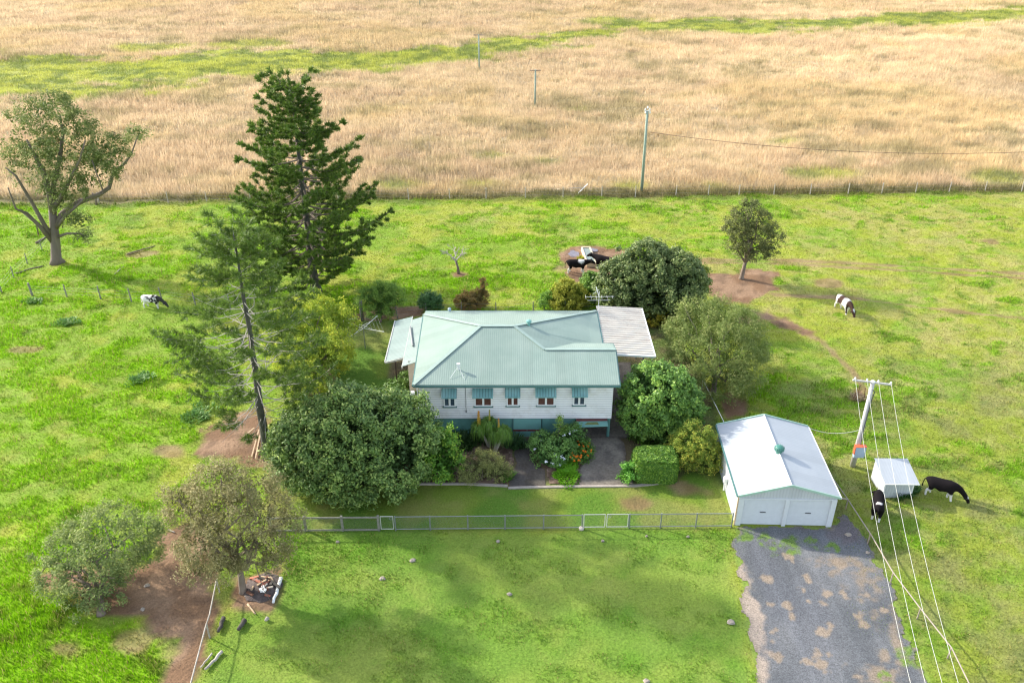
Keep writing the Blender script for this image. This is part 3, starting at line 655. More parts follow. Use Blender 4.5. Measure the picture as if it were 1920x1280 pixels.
def conifer(name, base, top, prof, label, nwh, per, bark, brcol, tuft_r, nt, colA, colB, start, tstep, seed, up=.15, trunk_r=.5, low=1.5, dead=0.0, sub=2, tl=1.0, tw=.05, droopk=.28, brk=1.0):
    rs = np.random.RandomState(seed); e = empty(name, base, 0, label, 'tree'); b = Vector(base); tp = Vector(top) - b; H = tp.z
    mb = MB(); k = 12
    mb.tube([tp * (i / k) + Vector((rs.normal() * .05, rs.normal() * .05, -.1 if i == 0 else 0)) for i in range(k + 1)], [trunk_r * (1.35 if i == 0 else 1) * (1 - .93 * i / k) + .02 for i in range(k + 1)], 12)
    mb.build("trunk", M[bark], e, True)
    bm = MB(); cent = []; axv = []; rad = []
    zs = [p[0] for p in prof]; rr = [p[1] for p in prof]
    order = np.argsort(zs); zs = np.array(zs)[order]; rr = np.array(rr)[order]
    for wi in range(nwh):
        f = wi / (nwh - 1); z = min(H - .25, low + (H - .25 - low) * (f ** .95) + rs.normal() * .18); ph = rs.rand() * 6.28
        for j in range(per):
            a = ph + j * 2 * math.pi / per + rs.normal() * .18; L = float(np.interp(z, zs, rr)) * (.62 + .50 * rs.rand()); zz0 = z + rs.normal() * .12
            if L < .15: L = .2
            isdead = rs.rand() < dead and z < H * .80
            d = Vector((math.cos(a), math.sin(a), 0)); o0 = tp * (zz0 / H); steep = up + .7 * max(0, (z / H - .8) / .2)
            pts = []
            for s in range(6):
                t = s / 5; pts.append(o0 + d * L * t + Vector((0, 0, L * (steep * t + (-droopk if z < H * .6 else -.08) * math.sin(t * math.pi) + .12 * t * t))) + Vector(rs.normal(size=3)) * .03 * L * t)
            r0 = (.018 + .011 * L) * brk
            bm.tube(pts, [r0 * (1.2 - t * .9 / 5) for t in range(6)], 4)
            if isdead:
                for _ in range(3):
                    i = rs.randint(2, 6); ee = pts[i - 1] + Vector((d.x, d.y, 0)) * L * .2 + Vector(rs.normal(size=3)) * L * .12
                    bm.tube([pts[i - 1], ee], [r0 * .5, r0 * .2], 3)
                if rs.rand() < .6: continue
            ts = (start + (.15 if isdead else 0)) * (.35 if z > H * .82 else 1); m = max(2, int(L * (1 - ts) / tstep))
            for i in range(m):
                t = ts + (1 - ts) * (i + .6) / m; q = t * 5; i0 = min(4, int(q)); p = pts[i0].lerp(pts[i0 + 1], q - i0)
                dd = (pts[i0 + 1] - pts[i0]).normalized()
                cent.append(p); axv.append(dd); rad.append(tuft_r * (.75 + .5 * rs.rand()))
                for s in range(sub):
                    sgn = 1 if rs.rand() < .5 else -1; side = Vector((-d.y, d.x, 0)) * sgn
                    off = side * (.35 + rs.rand() * .75) * (L * .16 + tuft_r) * (1.1 - .5 * t) + d * .2 + Vector((0, 0, rs.normal() * .12 + .05))
                    pp = p + off; cent.append(pp); axv.append((off.normalized() + d * .6).normalized()); rad.append(tuft_r * (.65 + .45 * rs.rand()))
                    if s == 0: bm.tube([p, pp], [.018, .01], 3)
    bm.build("branches", M[brcol], e)
    V, cc = tufts(np.array(cent), np.array(axv), np.array(rad), nt, tl, tw, colA, colB, rs)
    np_mesh("crown", V, 3, M['leaf'], e, cc)
    return e
bb = G(592, 548)
conifer("bunya_pine", bb, PY(545, 172, bb.y + .3), [(0, 3.0), (1.5, 4.0), (3, 5.6), (5, 6.8), (6.5, 7.4), (8.5, 6.9), (10.5, 6.2), (12.5, 5.6), (14.5, 4.3), (16.5, 3.3), (17.6, 3.0), (18.6, 2.5), (19.4, 1.7)],
        "tallest tree, dark green pine with rounded tufts behind the house's left side", 24, 6, 'pinebark', 'bark', .34, 80, (.050, .110, .016), (.165, .250, .034), .33, .54, 7, up=.10, trunk_r=.42, low=2.0, sub=1, tl=.95, tw=.045, droopk=.16)
hb = G(504, 858)
conifer("hoop_pine", hb, PY(437, 440, hb.y), [(0, 2.0), (3, 2.6), (4.5, 4.0), (6.5, 5.0), (8.5, 5.4), (10.5, 5.0), (12, 3.8), (13.5, 2.7), (15, 2.4), (16, 2.1), (17, 1.4)],
        "thin half dead pine with bare pale branches at the left edge of the yard", 24, 5, 'pinebark', 'barkpale', .28, 46, (.065, .125, .020), (.180, .275, .040), .50, .44, 9, up=.04, trunk_r=.30, low=3.8, dead=.34, sub=2, tl=1.3, tw=.024, droopk=.10, brk=.42)

# broadleaf trees
DG = dict(colA=(.042, .085, .028), colB=(.115, .195, .060), tip=(.28, .37, .12))
tree("broad_tree", G(665, 880), [gb(598, 842, 2.6, 3.1, 3., 2.7), gb(660, 815, 3.3, 3.6, 3.4, 3.2), gb(740, 815, 2.9, 3.1, 3, 2.8), gb(640, 868, 2.0, 3.3, 2.6, 2.3), gb(715, 868, 2.0, 3.0, 2.5, 2.2), gb(770, 850, 1.9, 1.4, 1.5, 1.7), gb(560, 820, 2.2, 1.7, 1.8, 1.7), gb(630, 790, 4.4, 1.8, 1.8, 1.5), gb(700, 775, 4.2, 1.6, 1.6, 1.3)],
     "huge dark green rounded tree left of the house front", r0=.4, seed=11, clump=.42, leaf=.105, asp=.5, n_leaf=70, **DG)
tree("round_tree", G(1235, 790), [gb(1235, 742, 3.0, 2.55, 2.4, 2.3), gb(1205, 765, 2.2, 1.7, 1.8, 1.8), gb(1270, 765, 2.2, 1.75, 1.8, 1.8), gb(1235, 780, 1.5, 2.4, 2.0, 1.5)],
     "glossy dark green round tree beside the house's right front corner", r0=.22, seed=12, clump=.36, leaf=.10, asp=.55, n_leaf=70, colA=(.045, .105, .028), colB=(.11, .22, .05), tip=(.22, .34, .07))
tree("mango_tree", G(1225, 598), [gb(1170, 535, 2.8, 2.6, 2.4, 2.3), gb(1215, 512, 3.6, 3.0, 2.8, 2.7), gb(1262, 525, 3.2, 2.7, 2.6, 2.6), gb(1195, 558, 2.0, 2.8, 2.2, 1.9), gb(1265, 560, 2.2, 2.2, 2.2, 1.9)],
     "dark dense tree behind the white carport roof", r0=.35, seed=13, clump=.42, leaf=.12, asp=.45, n_leaf=64, colA=(.045, .078, .030), colB=(.105, .155, .058), tip=(.22, .26, .11))
tree("bright_tree", G(1290, 575), [gb(1292, 525, 2.4, 1.7, 1.7, 2.0), gb(1280, 560, 1.4, 1.6, 1.5, 1.4)], "bright green bush half hidden behind the dark tree by the carport", 'bush', r0=.1, seed=14, clump=.35, leaf=.1, n_leaf=50, colA=(.06, .15, .02), colB=(.12, .15, .02))
tree("wispy_tree", G(1338, 738), [gb(1290, 625, 3.4, 2.0, 2., 1.6), gb(1328, 590, 4.4, 2.2, 2.2, 1.5), gb(1372, 615, 4.0, 2.1, 2., 1.7), gb(1300, 675, 2.7, 2.1, 2, 1.5), gb(1350, 655, 3.2, 2.3, 2.2, 1.8), gb(1395, 660, 2.7, 1.7, 1.8, 1.6), gb(1345, 705, 1.9, 2.2, 2., 1.4), gb(1388, 705, 1.6, 1.5, 1.6, 1.2)],
     "grey green feathery tree leaning over the yard's right fence", r0=.2, bark='gumbark', seed=15, twigs=5, clump=.42, leaf=.10, asp=.22, n_leaf=60, colA=(.065, .105, .030), colB=(.145, .195, .07), tip=(.27, .29, .14), mat='leafsoft', fill=.10, gap=.12, cover=1.1, droop=.5)
tree("yellow_bottlebrush", G(1305, 880), [gb(1302, 828, 1.9, 1.25, 1.1, 1.3), gb(1285, 850, 1.1, 1.0, 1.0, 1.0), gb(1325, 852, 1.1, 1.05, 1.0, 1.1)], "yellow green shrub tree against the garage's left wall", 'shrub', r0=.09, seed=16, clump=.26, leaf=.07, asp=.35, n_leaf=50, colA=(.085, .15, .03), colB=(.19, .25, .05), tip=(.42, .38, .08), mat='leafsoft', gap=.14, fill=.15)
tree("yellow_green_tree", G(600, 735), [gb(548, 612, 3.2, 2.0, 1.9, 1.8), gb(600, 592, 4.0, 2.4, 2.2, 1.9), gb(636, 604, 3.4, 1.6, 1.6, 1.5), gb(570, 660, 2.6, 2.1, 2., 1.8), gb(618, 655, 2.6, 1.9, 1.9, 1.7), gb(590, 700, 1.6, 2.0, 1.8, 1.3), gb(530, 645, 2.2, 1.4, 1.4, 1.4)],
     "yellow green drooping tree behind the half dead pine", r0=.22, seed=17, twigs=3, clump=.42, leaf=.11, asp=.35, n_leaf=52, colA=(.13, .20, .028), colB=(.26, .33, .045), tip=(.42, .42, .06), mat='leafsoft', gap=.12, fill=.15, droop=.5)
tree("round_bush", G(714, 603), [gb(700, 560, 1.9, 1.4, 1.3, 1.2), gb(728, 560, 1.9, 1.4, 1.3, 1.3), gb(714, 545, 2.5, 1.2, 1.2, 1.0), gb(715, 580, 1.2, 1.3, 1.2, .8)],
     "rounded green bush with many stems behind the house's left annex", 'bush', r0=.09, seed=18, twigs=3, clump=.3, leaf=.065, asp=.35, n_leaf=60, colA=(.07, .14, .035), colB=(.14, .24, .055), tip=(.2, .3, .07), mat='leafsoft', gap=.05, fork=.1)
# small shrubs
def shrub(name, px, py, bl, label, seed, group=None, **kw):
    kk = dict(clump=.26, leaf=.08, asp=.5, n_leaf=46, r0=.04, twigs=1, fork=.2); kk.update(kw)
    return tree(name, G(px, py), bl, label, 'shrub', group, seed=seed, part='foliage', **kk)
shrub("conical_shrub", 830, 900, [gb(828, 822, 2.1, 1.05, 1.0, 1.2), gb(832, 845, 1.6, 1.35, 1.1, 1.3), gb(832, 870, 1.0, 1.45, 1.2, 1.0), gb(800, 860, 1.2, 1.0, 1., 1.1)], "bright green upright shrub between the huge tree and the house wall", 21, colA=(.05, .13, .02), colB=(.11, .24, .03), tip=(.26, .36, .05), clump=.32, leaf=.09)
shrub("olive_shrub", 905, 900, [gb(885, 880, .7, 1.1, 1.0, .8), gb(908, 868, .9, 1.2, 1.0, .9), gb(930, 880, .6, 1.0, .9, .7), gb(870, 893, .5, .8, .7, .6)], "low dull olive shrub in the front garden bed", 22, colA=(.09, .11, .05), colB=(.17, .20, .08), tip=(.24, .25, .10), leaf=.06, asp=.3, mat='leafsoft')
shrub("dark_shrub", 808, 580, [gb(808, 566, .9, .95, .9, .9)], "small dark shrub behind the house roof's left corner", 23, colA=(.03, .085, .03), colB=(.06, .14, .05))
shrub("reddish_shrub", 885, 580, [gb(880, 565, .8, 1.2, .9, .8), gb(900, 558, 1.1, .8, .8, .9), gb(905, 540, 2.1, .3, .3, .9)], "reddish brown shrub behind the middle of the house roof", 24, colA=(.12, .105, .045), colB=(.20, .155, .06), tip=(.28, .15, .07), mat='leafsoft', gap=.2)
shrub("low_green_shrub", 1020, 580, [gb(1018, 566, .7, .8, .7, .8), gb(1030, 560, .9, .5, .5, .7)], "small loose green shrub behind the right end of the roof", 25, colA=(.07, .15, .03), colB=(.14, .25, .05), mat='leafsoft', gap=.2)
shrub("yellow_shrub", 1065, 580, [gb(1055, 545, 1.6, 1.1, 1., 1.1), gb(1075, 552, 1.2, 1.2, 1., 1.1), gb(1060, 568, .8, 1.4, 1., .8)], "yellow green shrub behind the aerial on the roof", 26, colA=(.13, .17, .03), colB=(.28, .29, .05), mat='leafsoft', gap=.15)
shrub("leafy_shrub", 1110, 555, [gb(1108, 530, 1.3, .9, .9, 1.1), gb(1104, 548, .9, 1.0, .9, .9)], "mid green leafy shrub at the left foot of the dark tree, nearest the cows", 27, colA=(.05, .12, .02), colB=(.12, .22, .04))
shrub("undergrowth_shrub", 1250, 612, [gb(1235, 597, .7, 1.2, .8, .7), gb(1262, 602, .6, 1.0, .8, .6), gb(1212, 592, .7, 1., .8, .7)], "low yellow leaved undergrowth beneath the dark tree by the carport", 28, colA=(.10, .12, .02), colB=(.25, .22, .03), mat='leafsoft', gap=.2)
shrub("side_shrub", 775, 760, [gb(770, 720, 1.1, 1.1, .9, .9), gb(795, 745, 1.0, .8, .8, .9), gb(745, 735, 1.0, 1.1, .9, .9)], "leafy shrub at the house's left front corner beside the path", 29, colA=(.05, .11, .025), colB=(.11, .20, .05))
# trees at bottom left
tb = G(456, 1108)
tree("grey_tree", tb, [yb(415, 895, tb.y + 1.2, 52, 30), yb(470, 905, tb.y + 2, 50, 32), yb(365, 945, tb.y + 1, 46, 36), yb(425, 950, tb.y, 60, 40), yb(490, 960, tb.y + 1, 55, 36), yb(540, 975, tb.y + 1, 30, 20), yb(390, 1010, tb.y - .6, 48, 38), yb(450, 1015, tb.y, 50, 34), yb(500, 1015, tb.y, 42, 30), yb(370, 1065, tb.y - 1.2, 26, 20), yb(415, 1060, tb.y - 1, 30, 22), yb(335, 935, tb.y + .5, 28, 22), yb(518, 1050, tb.y, 24, 14)],
     "grey brown thin leaved tree above the heap of rubbish", r0=.19, seed=31, twigs=4, clump=.40, leaf=.075, asp=.32, n_leaf=60, colA=(.085, .09, .045), colB=(.19, .185, .11), tip=(.36, .33, .22), mat='leafsoft', gap=.16, fill=.08, cover=1.1, droop=.5)
tree("olive_green_tree", G(190, 1150), [gb(195, 985, 2.8, 1.8, 1.7, 1.0), gb(140, 1025, 2.2, 1.5, 1.5, 1.1), gb(200, 1030, 2.4, 1.8, 1.8, 1.3), gb(250, 1000, 2.2, 1.5, 1.4, 1.0), gb(120, 1075, 1.4, 1.4, 1.3, 1.0), gb(175, 1075, 1.5, 1.5, 1.5, 1.1), gb(268, 1030, 1.6, 1.0, 1., .7), gb(78, 1045, 1.4, .8, .8, .6), gb(150, 1115, .8, 1.2, 1.1, .6), gb(205, 1110, .8, .9, .9, .6), gb(225, 1065, 1.2, .8, .8, .6)],
     "spreading grey green low tree at the bottom left on bare red soil", r0=.2, seed=32, twigs=4, clump=.36, leaf=.07, asp=.45, n_leaf=56, colA=(.07, .115, .045), colB=(.17, .22, .10), tip=(.28, .32, .14), mat='leafsoft', gap=.30, fill=.06)
sb = G(1390, 522)
tree("small_tree", sb, [yb(1400, 400, sb.y, 26, 18), yb(1385, 425, sb.y, 26, 18), yb(1420, 415, sb.y, 28, 20), yb(1445, 440, sb.y, 24, 20), yb(1405, 445, sb.y, 30, 18), yb(1380, 460, sb.y, 20, 12), yb(1415, 470, sb.y, 26, 14), yb(1445, 466, sb.y, 18, 12), yb(1408, 384, sb.y, 16, 8)],
     "lone small tree on bare brown soil in the right paddock", r0=.2, seed=33, twigs=3, clump=.36, leaf=.085, asp=.4, n_leaf=46, colA=(.05, .07, .03), colB=(.11, .13, .06), tip=(.20, .21, .11), mat='leafsoft', gap=.25, fill=.10)
# leafless tree
def bare_tree(name, base, H, spread, label, seed, mat='barkpale'):
    rs = np.random.RandomState(seed); e = empty(name, base, 0, label, 'tree'); mb = MB(); br = MB()
    top = Vector((-.25, 0, H * .42)); mb.tube([Vector((0, 0, -.1)), Vector((-.05, 0, H * .2)), top], [.17, .12, .1], 8)
    def grow(p, d, L, r, lev):
        q = p + d * L; br.tube(bent(p, q, 3, rs, 0, .07), [r, r * .85, r * .7, r * .55], 5 if lev < 2 else 3)
        if lev < 4:
            for _ in range(3 if lev else 5):
                nd = (d + Vector(rs.normal(size=3)) * (.62 if lev else .75)).normalized(); nd.z = nd.z * .7 + .12; grow(q if rs.rand() < .6 else p.lerp(q, .6), nd.normalized(), L * .68, r * .55, lev + 1)
    for a in range(5): grow(top, Vector((math.cos(a * 1.26 + .4), math.sin(a * 1.26 + .4), .9)).normalized(), spread * .38, .07, 1)
    mb.build("trunk", M['bark'], e, True); br.build("branches", M[mat], e)
    return e
bare_tree("bare_tree", G(860, 514), 3.6, 2.3, "small leafless grey tree on a ring of bare earth in the back paddock", 41)

# hedge
hd = empty("hedge", G(1222, 903), 0, "clipped box shaped green hedge beside the right driveway", "hedge")
def hedge():
    rs = np.random.RandomState(44); x0, x1, y0, y1, z1 = 8.25, 11.1, 44.75, 46.9, 1.75; n = 34000
    f = rs.rand(n); p = np.stack([x0 + (x1 - x0) * rs.rand(n), y0 + (y1 - y0) * rs.rand(n), z1 * rs.rand(n)], 1); nn = np.zeros((n, 3))
    k = f < .35; p[k, 2] = z1; nn[k] = (0, 0, 1); k = (f >= .35) & (f < .62); p[k, 1] = y0; nn[k] = (0, -1, 0); k = (f >= .62) & (f < .74); p[k, 0] = x0; nn[k] = (-1, 0, 0)
    k = (f >= .74) & (f < .86); p[k, 0] = x1; nn[k] = (1, 0, 0); k = f >= .86; p[k, 1] = y1; nn[k] = (0, 1, 0)
    # rounded shoulders
    c = np.array([(x0 + x1) / 2, (y0 + y1) / 2, z1 * .45]); h = np.array([(x1 - x0) / 2, (y1 - y0) / 2, z1 * .55]); q = (p - c) / h; rr = (np.abs(q) ** 7).sum(1) ** (1 / 7.); q = q / np.maximum(rr, 1)[:, None]
    p = c + q * h + nn * ((fbm(p[:, 0] + p[:, 2] * 2, p[:, 1] - p[:, 2], .5, 3) - .5) * .22 + rs.normal(size=n) * .03)[:, None]
    N2 = nn * .8 + unit(rs, n) * .7 + np.array([0, 0, .3]); N2 /= np.linalg.norm(N2, axis=1, keepdims=True)
    t = rs.rand(n)[:, None]; cc = np.array((.055, .15, .018)) * (1 - t) + np.array((.15, .30, .03)) * t; k = rs.rand(n) < .25; cc[k] = (.25, .40, .05)
    V = leaf_quads(p - np.array(hd.location), N2, .05 + .035 * rs.rand(n), .6, rs); np_mesh("foliage", V, 4, M['leaf'], hd, np.repeat(cc, 4, 0))
    m = MB(); b = hd.location
    for xx in (8.8, 9.4, 10., 10.6): m.tube([Vector((xx, 45.9, 0)) - b, Vector((xx + .1, 45.8, 1.3)) - b], [.05, .03], 6)
    m.build("stems", M['bark'], hd)
    V = None
hedge()
# grassy / strappy clumps
def strappy(name, base, rad, hgt, n, colA, colB, label, seed, wd=.02, arch=.6, cat='plant', group=None, count=1):
    rs = np.random.RandomState(seed); e = empty(name, base, 0, label, cat, group); V = []; Cc = []
    a = rs.rand(n) * 6.283; r0 = rad * (rs.rand(n) ** .7) * (1 + .35 * np.sin(a * 2 + seed) + .2 * np.sin(a * 5 + seed * 2)); bx, by = np.cos(a) * r0, np.sin(a) * r0; L = hgt * (.6 + .6 * rs.rand(n)); d = a + rs.normal(size=n) * .8
    out = L * arch * (.4 + .8 * rs.rand(n)); sx, sy = -np.sin(d) * wd, np.cos(d) * wd
    z0 = np.zeros(n)
    def row(t): return np.stack([bx + np.cos(d) * out * t ** 1.6, by + np.sin(d) * out * t ** 1.6, L * (t * 1.35 - .6 * t ** 2.3)], 1)
    ts = [0, .4, .75, 1]; S = np.stack([sx, sy, z0], 1); Q = []
    for t0, t1, w0, w1 in ((0, .4, 1, 1), (.4, .75, 1, .7), (.75, 1, .7, .1)):
        A, B = row(t0), row(t1); Q.append(np.stack([A - S * w0, A + S * w0, B + S * w1, B - S * w1], 1))
    V = np.concatenate(Q).reshape(-1, 3); t = rs.rand(n)[:, None]; cc = np.array(colA) * (1 - t) + np.array(colB) * t
    np_mesh("leaves", V, 4, M['leaf'], e, np.repeat(np.tile(cc, (3, 1)), 4, 0))
    return e
strappy("strap_leaf_plant", G(872, 832), 1.3, .9, 700, (.02, .06, .015), (.06, .13, .03), "dark strappy leaved clump against the base wall left of the tufted palms", 51, .03)
strappy("strap_leaf_plant", G(965, 838), .55, .95, 420, (.025, .08, .025), (.07, .15, .04), "dark strappy leaved clump between the tufted palms and the left driveway", 52, .03)
strappy("strap_leaf_plant", G(1213, 828), 1.0, .6, 600, (.07, .17, .02), (.16, .30, .03), "fresh green strappy clump right behind the hedge's left half", 53, .02)
strappy("strap_leaf_plant", G(1250, 824), .9, .6, 500, (.06, .14, .02), (.13, .25, .03), "green strappy clump right behind the hedge's right half", 54, .02)
strappy("ground_cover_plant", G(1062, 888), 1.05, .28, 1500, (.12, .34, .01), (.22, .48, .02), "vivid green low ground cover between the two driveways", 55, .03, .8)
strappy("garden_grass_clump", G(952, 896), .4, .4, 260, (.08, .24, .015), (.15, .36, .03), "small bright green tuft beside the left driveway's front end", 56, .02, .7)
strappy("garden_weed", G(1720 - 24, 924), .75, .55, 500, (.03, .10, .02), (.08, .19, .03), "dark green weed clump growing against the small white shed", 57, .04, .6)
shrub("white_flowered_shrub", 1182, 902, [gb(1181, 886, .6, .55, .5, .6)], "small leafy bush with a white bloom at the hedge's left end", 58, colA=(.06, .18, .03), colB=(.12, .28, .05))

def flowers(parent, pts, col, seed, size=.07, mname="flower"):
    rs = np.random.RandomState(seed); P = []; 
    for p in pts:
        for _ in range(9): P.append(np.array(p) + rs.normal(size=3) * size * .6)
    P = np.array(P) - np.array(parent.location); n = len(P); Nn = unit(rs, n) * .6 + np.array([0, -.3, 1]); Nn /= np.linalg.norm(Nn, axis=1, keepdims=True)
    V = leaf_quads(P, Nn, np.full(n, size * .75), .8, rs); cc = np.tile(np.array(col), (n, 1)) * (.8 + .4 * rs.rand(n))[:, None]
    return T(np_mesh(mname, V, 4, M['petal'], parent, np.repeat(np.clip(cc, 0, 1), 4, 0)), None, None, None, None)
ce = shrub("flowering_shrub", 1040, 865, [gb(1022, 832, .9, 1.0, .9, .8), gb(1045, 845, .9, 1.2, 1.0, .9), gb(1030, 858, .6, 1.0, .8, .7), gb(1068, 818, 1.1, .9, .8, .9), gb(1065, 845, .6, .8, .7, .6)],
           "dark green garden shrub dotted with white flowers between the driveways", 59, colA=(.04, .10, .03), colB=(.10, .20, .055), leaf=.07)
def dots(px): return [G(a, b, z) for a, b, z in px]
for i, q in enumerate([(1016, 826, 1.2), (1007, 832, 1.0), (1003, 841, .9), (1042, 851, 1.3), (1053, 855, 1.2), (1024, 865, .9), (1037, 869, .7), (1050, 870, .6), (1075, 808, 1.8), (1080, 807, 1.9), (1059, 815, 1.7), (1058, 859, 1.), (1046, 857, 1.1), (1068, 812, 1.8)]):
    flowers(ce, dots([q]), (.80, .82, .88), 60 + i, .075, "white_flower")
shrub("upright_shrub", 1048, 850, [gb(1045, 818, 1.4, .42, .4, .7), gb(1047, 802, 2.0, .22, .2, .55), gb(1058, 812, 1.6, .22, .22, .6), gb(1048, 783, 2.9, .12, .12, .22)], "tall light green upright shrub rising among the white flowered shrub", 75, colA=(.09, .17, .04), colB=(.18, .28, .08), mat='leafsoft', gap=.1, leaf=.055)
ma = shrub("marigold_clump", 1090, 868, [gb(1090, 838, .5, .65, .6, .5), gb(1082, 855, .45, .75, .55, .45), gb(1098, 848, .4, .4, .5, .4)], "clump of bright orange flowers beside the right driveway", 76, colA=(.04, .10, .02), colB=(.08, .17, .03), leaf=.06)
rsf = random.Random(4)
for i, (a, b) in enumerate([(1086, 820), (1084, 826), (1092, 825), (1105, 830), (1095, 836), (1086, 834), (1094, 845), (1098, 846), (1073, 849), (1076, 853), (1080, 856), (1083, 855), (1090, 853), (1089, 857), (1102, 853), (1103, 836), (1085, 862), (1077, 863), (1109, 845), (1091, 830), (1070, 857)]):
    flowers(ma, [G(a, b, .95)], (.85, .22, .02), 80 + i, .06, "orange_flower")

# tufted palms with plumes
def palm(base, heads, label, seed, plumes=()):
    e = empty("ponytail_palm", base, 0, label, "palm", None); b = Vector(base); rs = np.random.RandomState(seed); mb = MB()
    for hp in heads:
        hv = Vector(hp) - b; mb.tube([Vector((0, 0, -.05)), hv * .5 + Vector((.05, 0, -.05)), hv], [.13, .085, .07], 8)
    mb.build("trunk", M['barkpale'], e, True)
    for hp in heads:
        n = 300; dk_ = .35 + .75 * rs.rand(300); c = np.array(Vector(hp) - b); a = rs.rand(n) * 6.283; up = .15 + rs.rand(n) * .5; L = .75 + .45 * rs.rand(n); out = np.stack([np.cos(a), np.sin(a), np.zeros(n)], 1)
        S = np.stack([-np.sin(a), np.cos(a), np.zeros(n)], 1) * .017
        def row(t): return c + out * (L * .62 * np.sin(np.minimum(t * 1.5, 1.57)))[:, None] + np.array([0, 0, 1]) * (up * math.sin(min(t * 3, 3.1)) * .85 - L * dk_ * t * t * .85)[:, None]
        Q = []
        for t0, t1, w0, w1 in ((0, .33, .6, 1), (.33, .66, 1, .8), (.66, 1, .8, .15)):
            A, B = row(t0), row(t1); Q.append(np.stack([A - S * w0, A + S * w0, B + S * w1, B - S * w1], 1))
        t = rs.rand(n)[:, None]; cc = np.array((.09, .20, .025)) * (1 - t) + np.array((.20, .34, .06)) * t
        np_mesh("leaf_head", np.concatenate(Q).reshape(-1, 3), 4, M['leaf'], e, np.repeat(np.tile(cc, (3, 1)), 4, 0))
    for (p, hh, rr, cl) in plumes:
        n = 500; c = np.array(Vector(p) - b); z = rs.rand(n) * hh; a = rs.rand(n) * 6.283; r = rr * (1 - z / hh * .6) * rs.rand(n); P = c + np.stack([np.cos(a) * r, np.sin(a) * r, z], 1)
        V = leaf_quads(P, unit(rs, n), np.full(n, .05), .6, rs); t = (z / hh)[:, None]; cc = np.array((.60, .55, .08)) * (1 - t) + np.array(cl) * t
        np_mesh("flower_plume", V, 4, M['petal'], e, np.repeat(cc, 4, 0))
    return e
pb1 = G(917, 838); pb2 = G(927, 848)
palm(pb1, [PY(898, 800, pb1.y + .1), PY(917, 792, pb1.y)], "tufted palm with a tall yellow orange flower plume by the base wall", 91, [(PY(898, 798, pb1.y), 1.25, .16, (.80, .42, .12)), (PY(918, 788, pb1.y), .9, .05, (.55, .50, .2))])
palm(pb2, [PY(929, 812, pb2.y + .3), PY(944, 808, pb2.y)], "shorter tufted palm right beside the left driveway", 92, [(PY(935, 802, pb2.y), .8, .06, (.70, .40, .15))])

# ------------------------------------------------------------------ the house
def Z1(a, b): return (700 + a / 3.5556, 540 + b / 3.5556)
HX0, HX1, HY0, HY1 = -6.5, 7.05, 50.0, 59.6
house = empty("house", (0, 0, 0), 0, "long high set weatherboard farmhouse with pale green corrugated hip roof", "house")
# roof planes
EZ = 4.9
A_ = Vector((-6.82, 49.45, EZ)); Bq = Vector((7.43, 49.45, EZ)); Cq = Vector((-7.0, 59.7, EZ)); Dq = Vector((6.75, 60.3, EZ))
R1 = PY(901, 611, 55.0); R2 = PY(964, 611, 55.0); rz = (R1.z + R2.z) / 2; R1.z = R2.z = rz
sl = (rz - EZ) / (55.0 - 49.45)
def frontz(y): return EZ + (y - 49.45) * sl
W1 = Vector((2.35, 52.7, frontz(52.7))); W2 = Vector((7.43, 52.7, frontz(52.7)))
V1 = Vector((4.55, 54.45, W1.z - (54.45 - 52.7) * sl)); V2 = Vector((7.43, 54.45, V1.z))
E2 = Vector((6.75, 55.1, EZ))
rf = MB()
rf.slab([A_, Bq, W2, W1, R2, R1], .05)
rf.slab([W1 + Vector((0, 0, .004)), W2 + Vector((0, 0, .004)), V2, V1], .05)
rf.slab([A_ + Vector((0, 0, .002)), R1, Cq], .05)
rf.slab([R1 + Vector((0, 0, .002)), R2 + Vector((0, 0, .002)), Dq, Vector((-6.9, 60.3, EZ)), Cq], .05)
rf.slab([R2 + Vector((0, 0, -.003)), W1, V1 + Vector((0, 0, -.03)), E2, Dq], .05)
roof = rf.build("roof", M['roof'], house)
cap = MB()
def capline(a, b, w=.09): cap.beam(Vector(a) + Vector((0, 0, .035)), Vector(b) + Vector((0, 0, .035)), .26, .03)
for a, b in ((A_, R1), (R1, Cq), (R1, R2), (R2, Dq), (R2, W1), (W1, W2)): capline(a, b, .045)
cap.build("ridge_capping", M['roofcap'], roof)
ch = MB()
ch.beam(A_ + Vector((0, -.05, -.12)), Bq + Vector((0, -.05, -.12)), .08, .11); ch.beam(A_ + Vector((-.05, 0, -.12)), Cq + Vector((-.05, 0, -.12)), .08, .10); ch.beam(Vector((7.47, 49.4, 4.78)), Vector((7.47, 52.7, W2.z - .12)), .06, .16); ch.beam(Vector((7.47, 52.7, W2.z - .12)), Vector((7.47, 54.45, V2.z - .12)), .06, .16)
ch.beam(E2 + Vector((.05, 0, -.1)), Dq + Vector((.05, 0, -.1)), .1, .14); ch.beam(Dq + Vector((0, .05, -.1)), Vector((-6.9, 60.35, 4.8)), .1, .14)
ch.build("gutter", M['fascia'], house)
sf = MB(); sf.slab([(-6.8, 49.5, 4.76), (7.4, 49.5, 4.76), (7.4, 54.3, 4.76), (6.7, 60.2, 4.76), (-6.9, 60.2, 4.76)], .03); sf.build("soffit", M['soffit'], house)
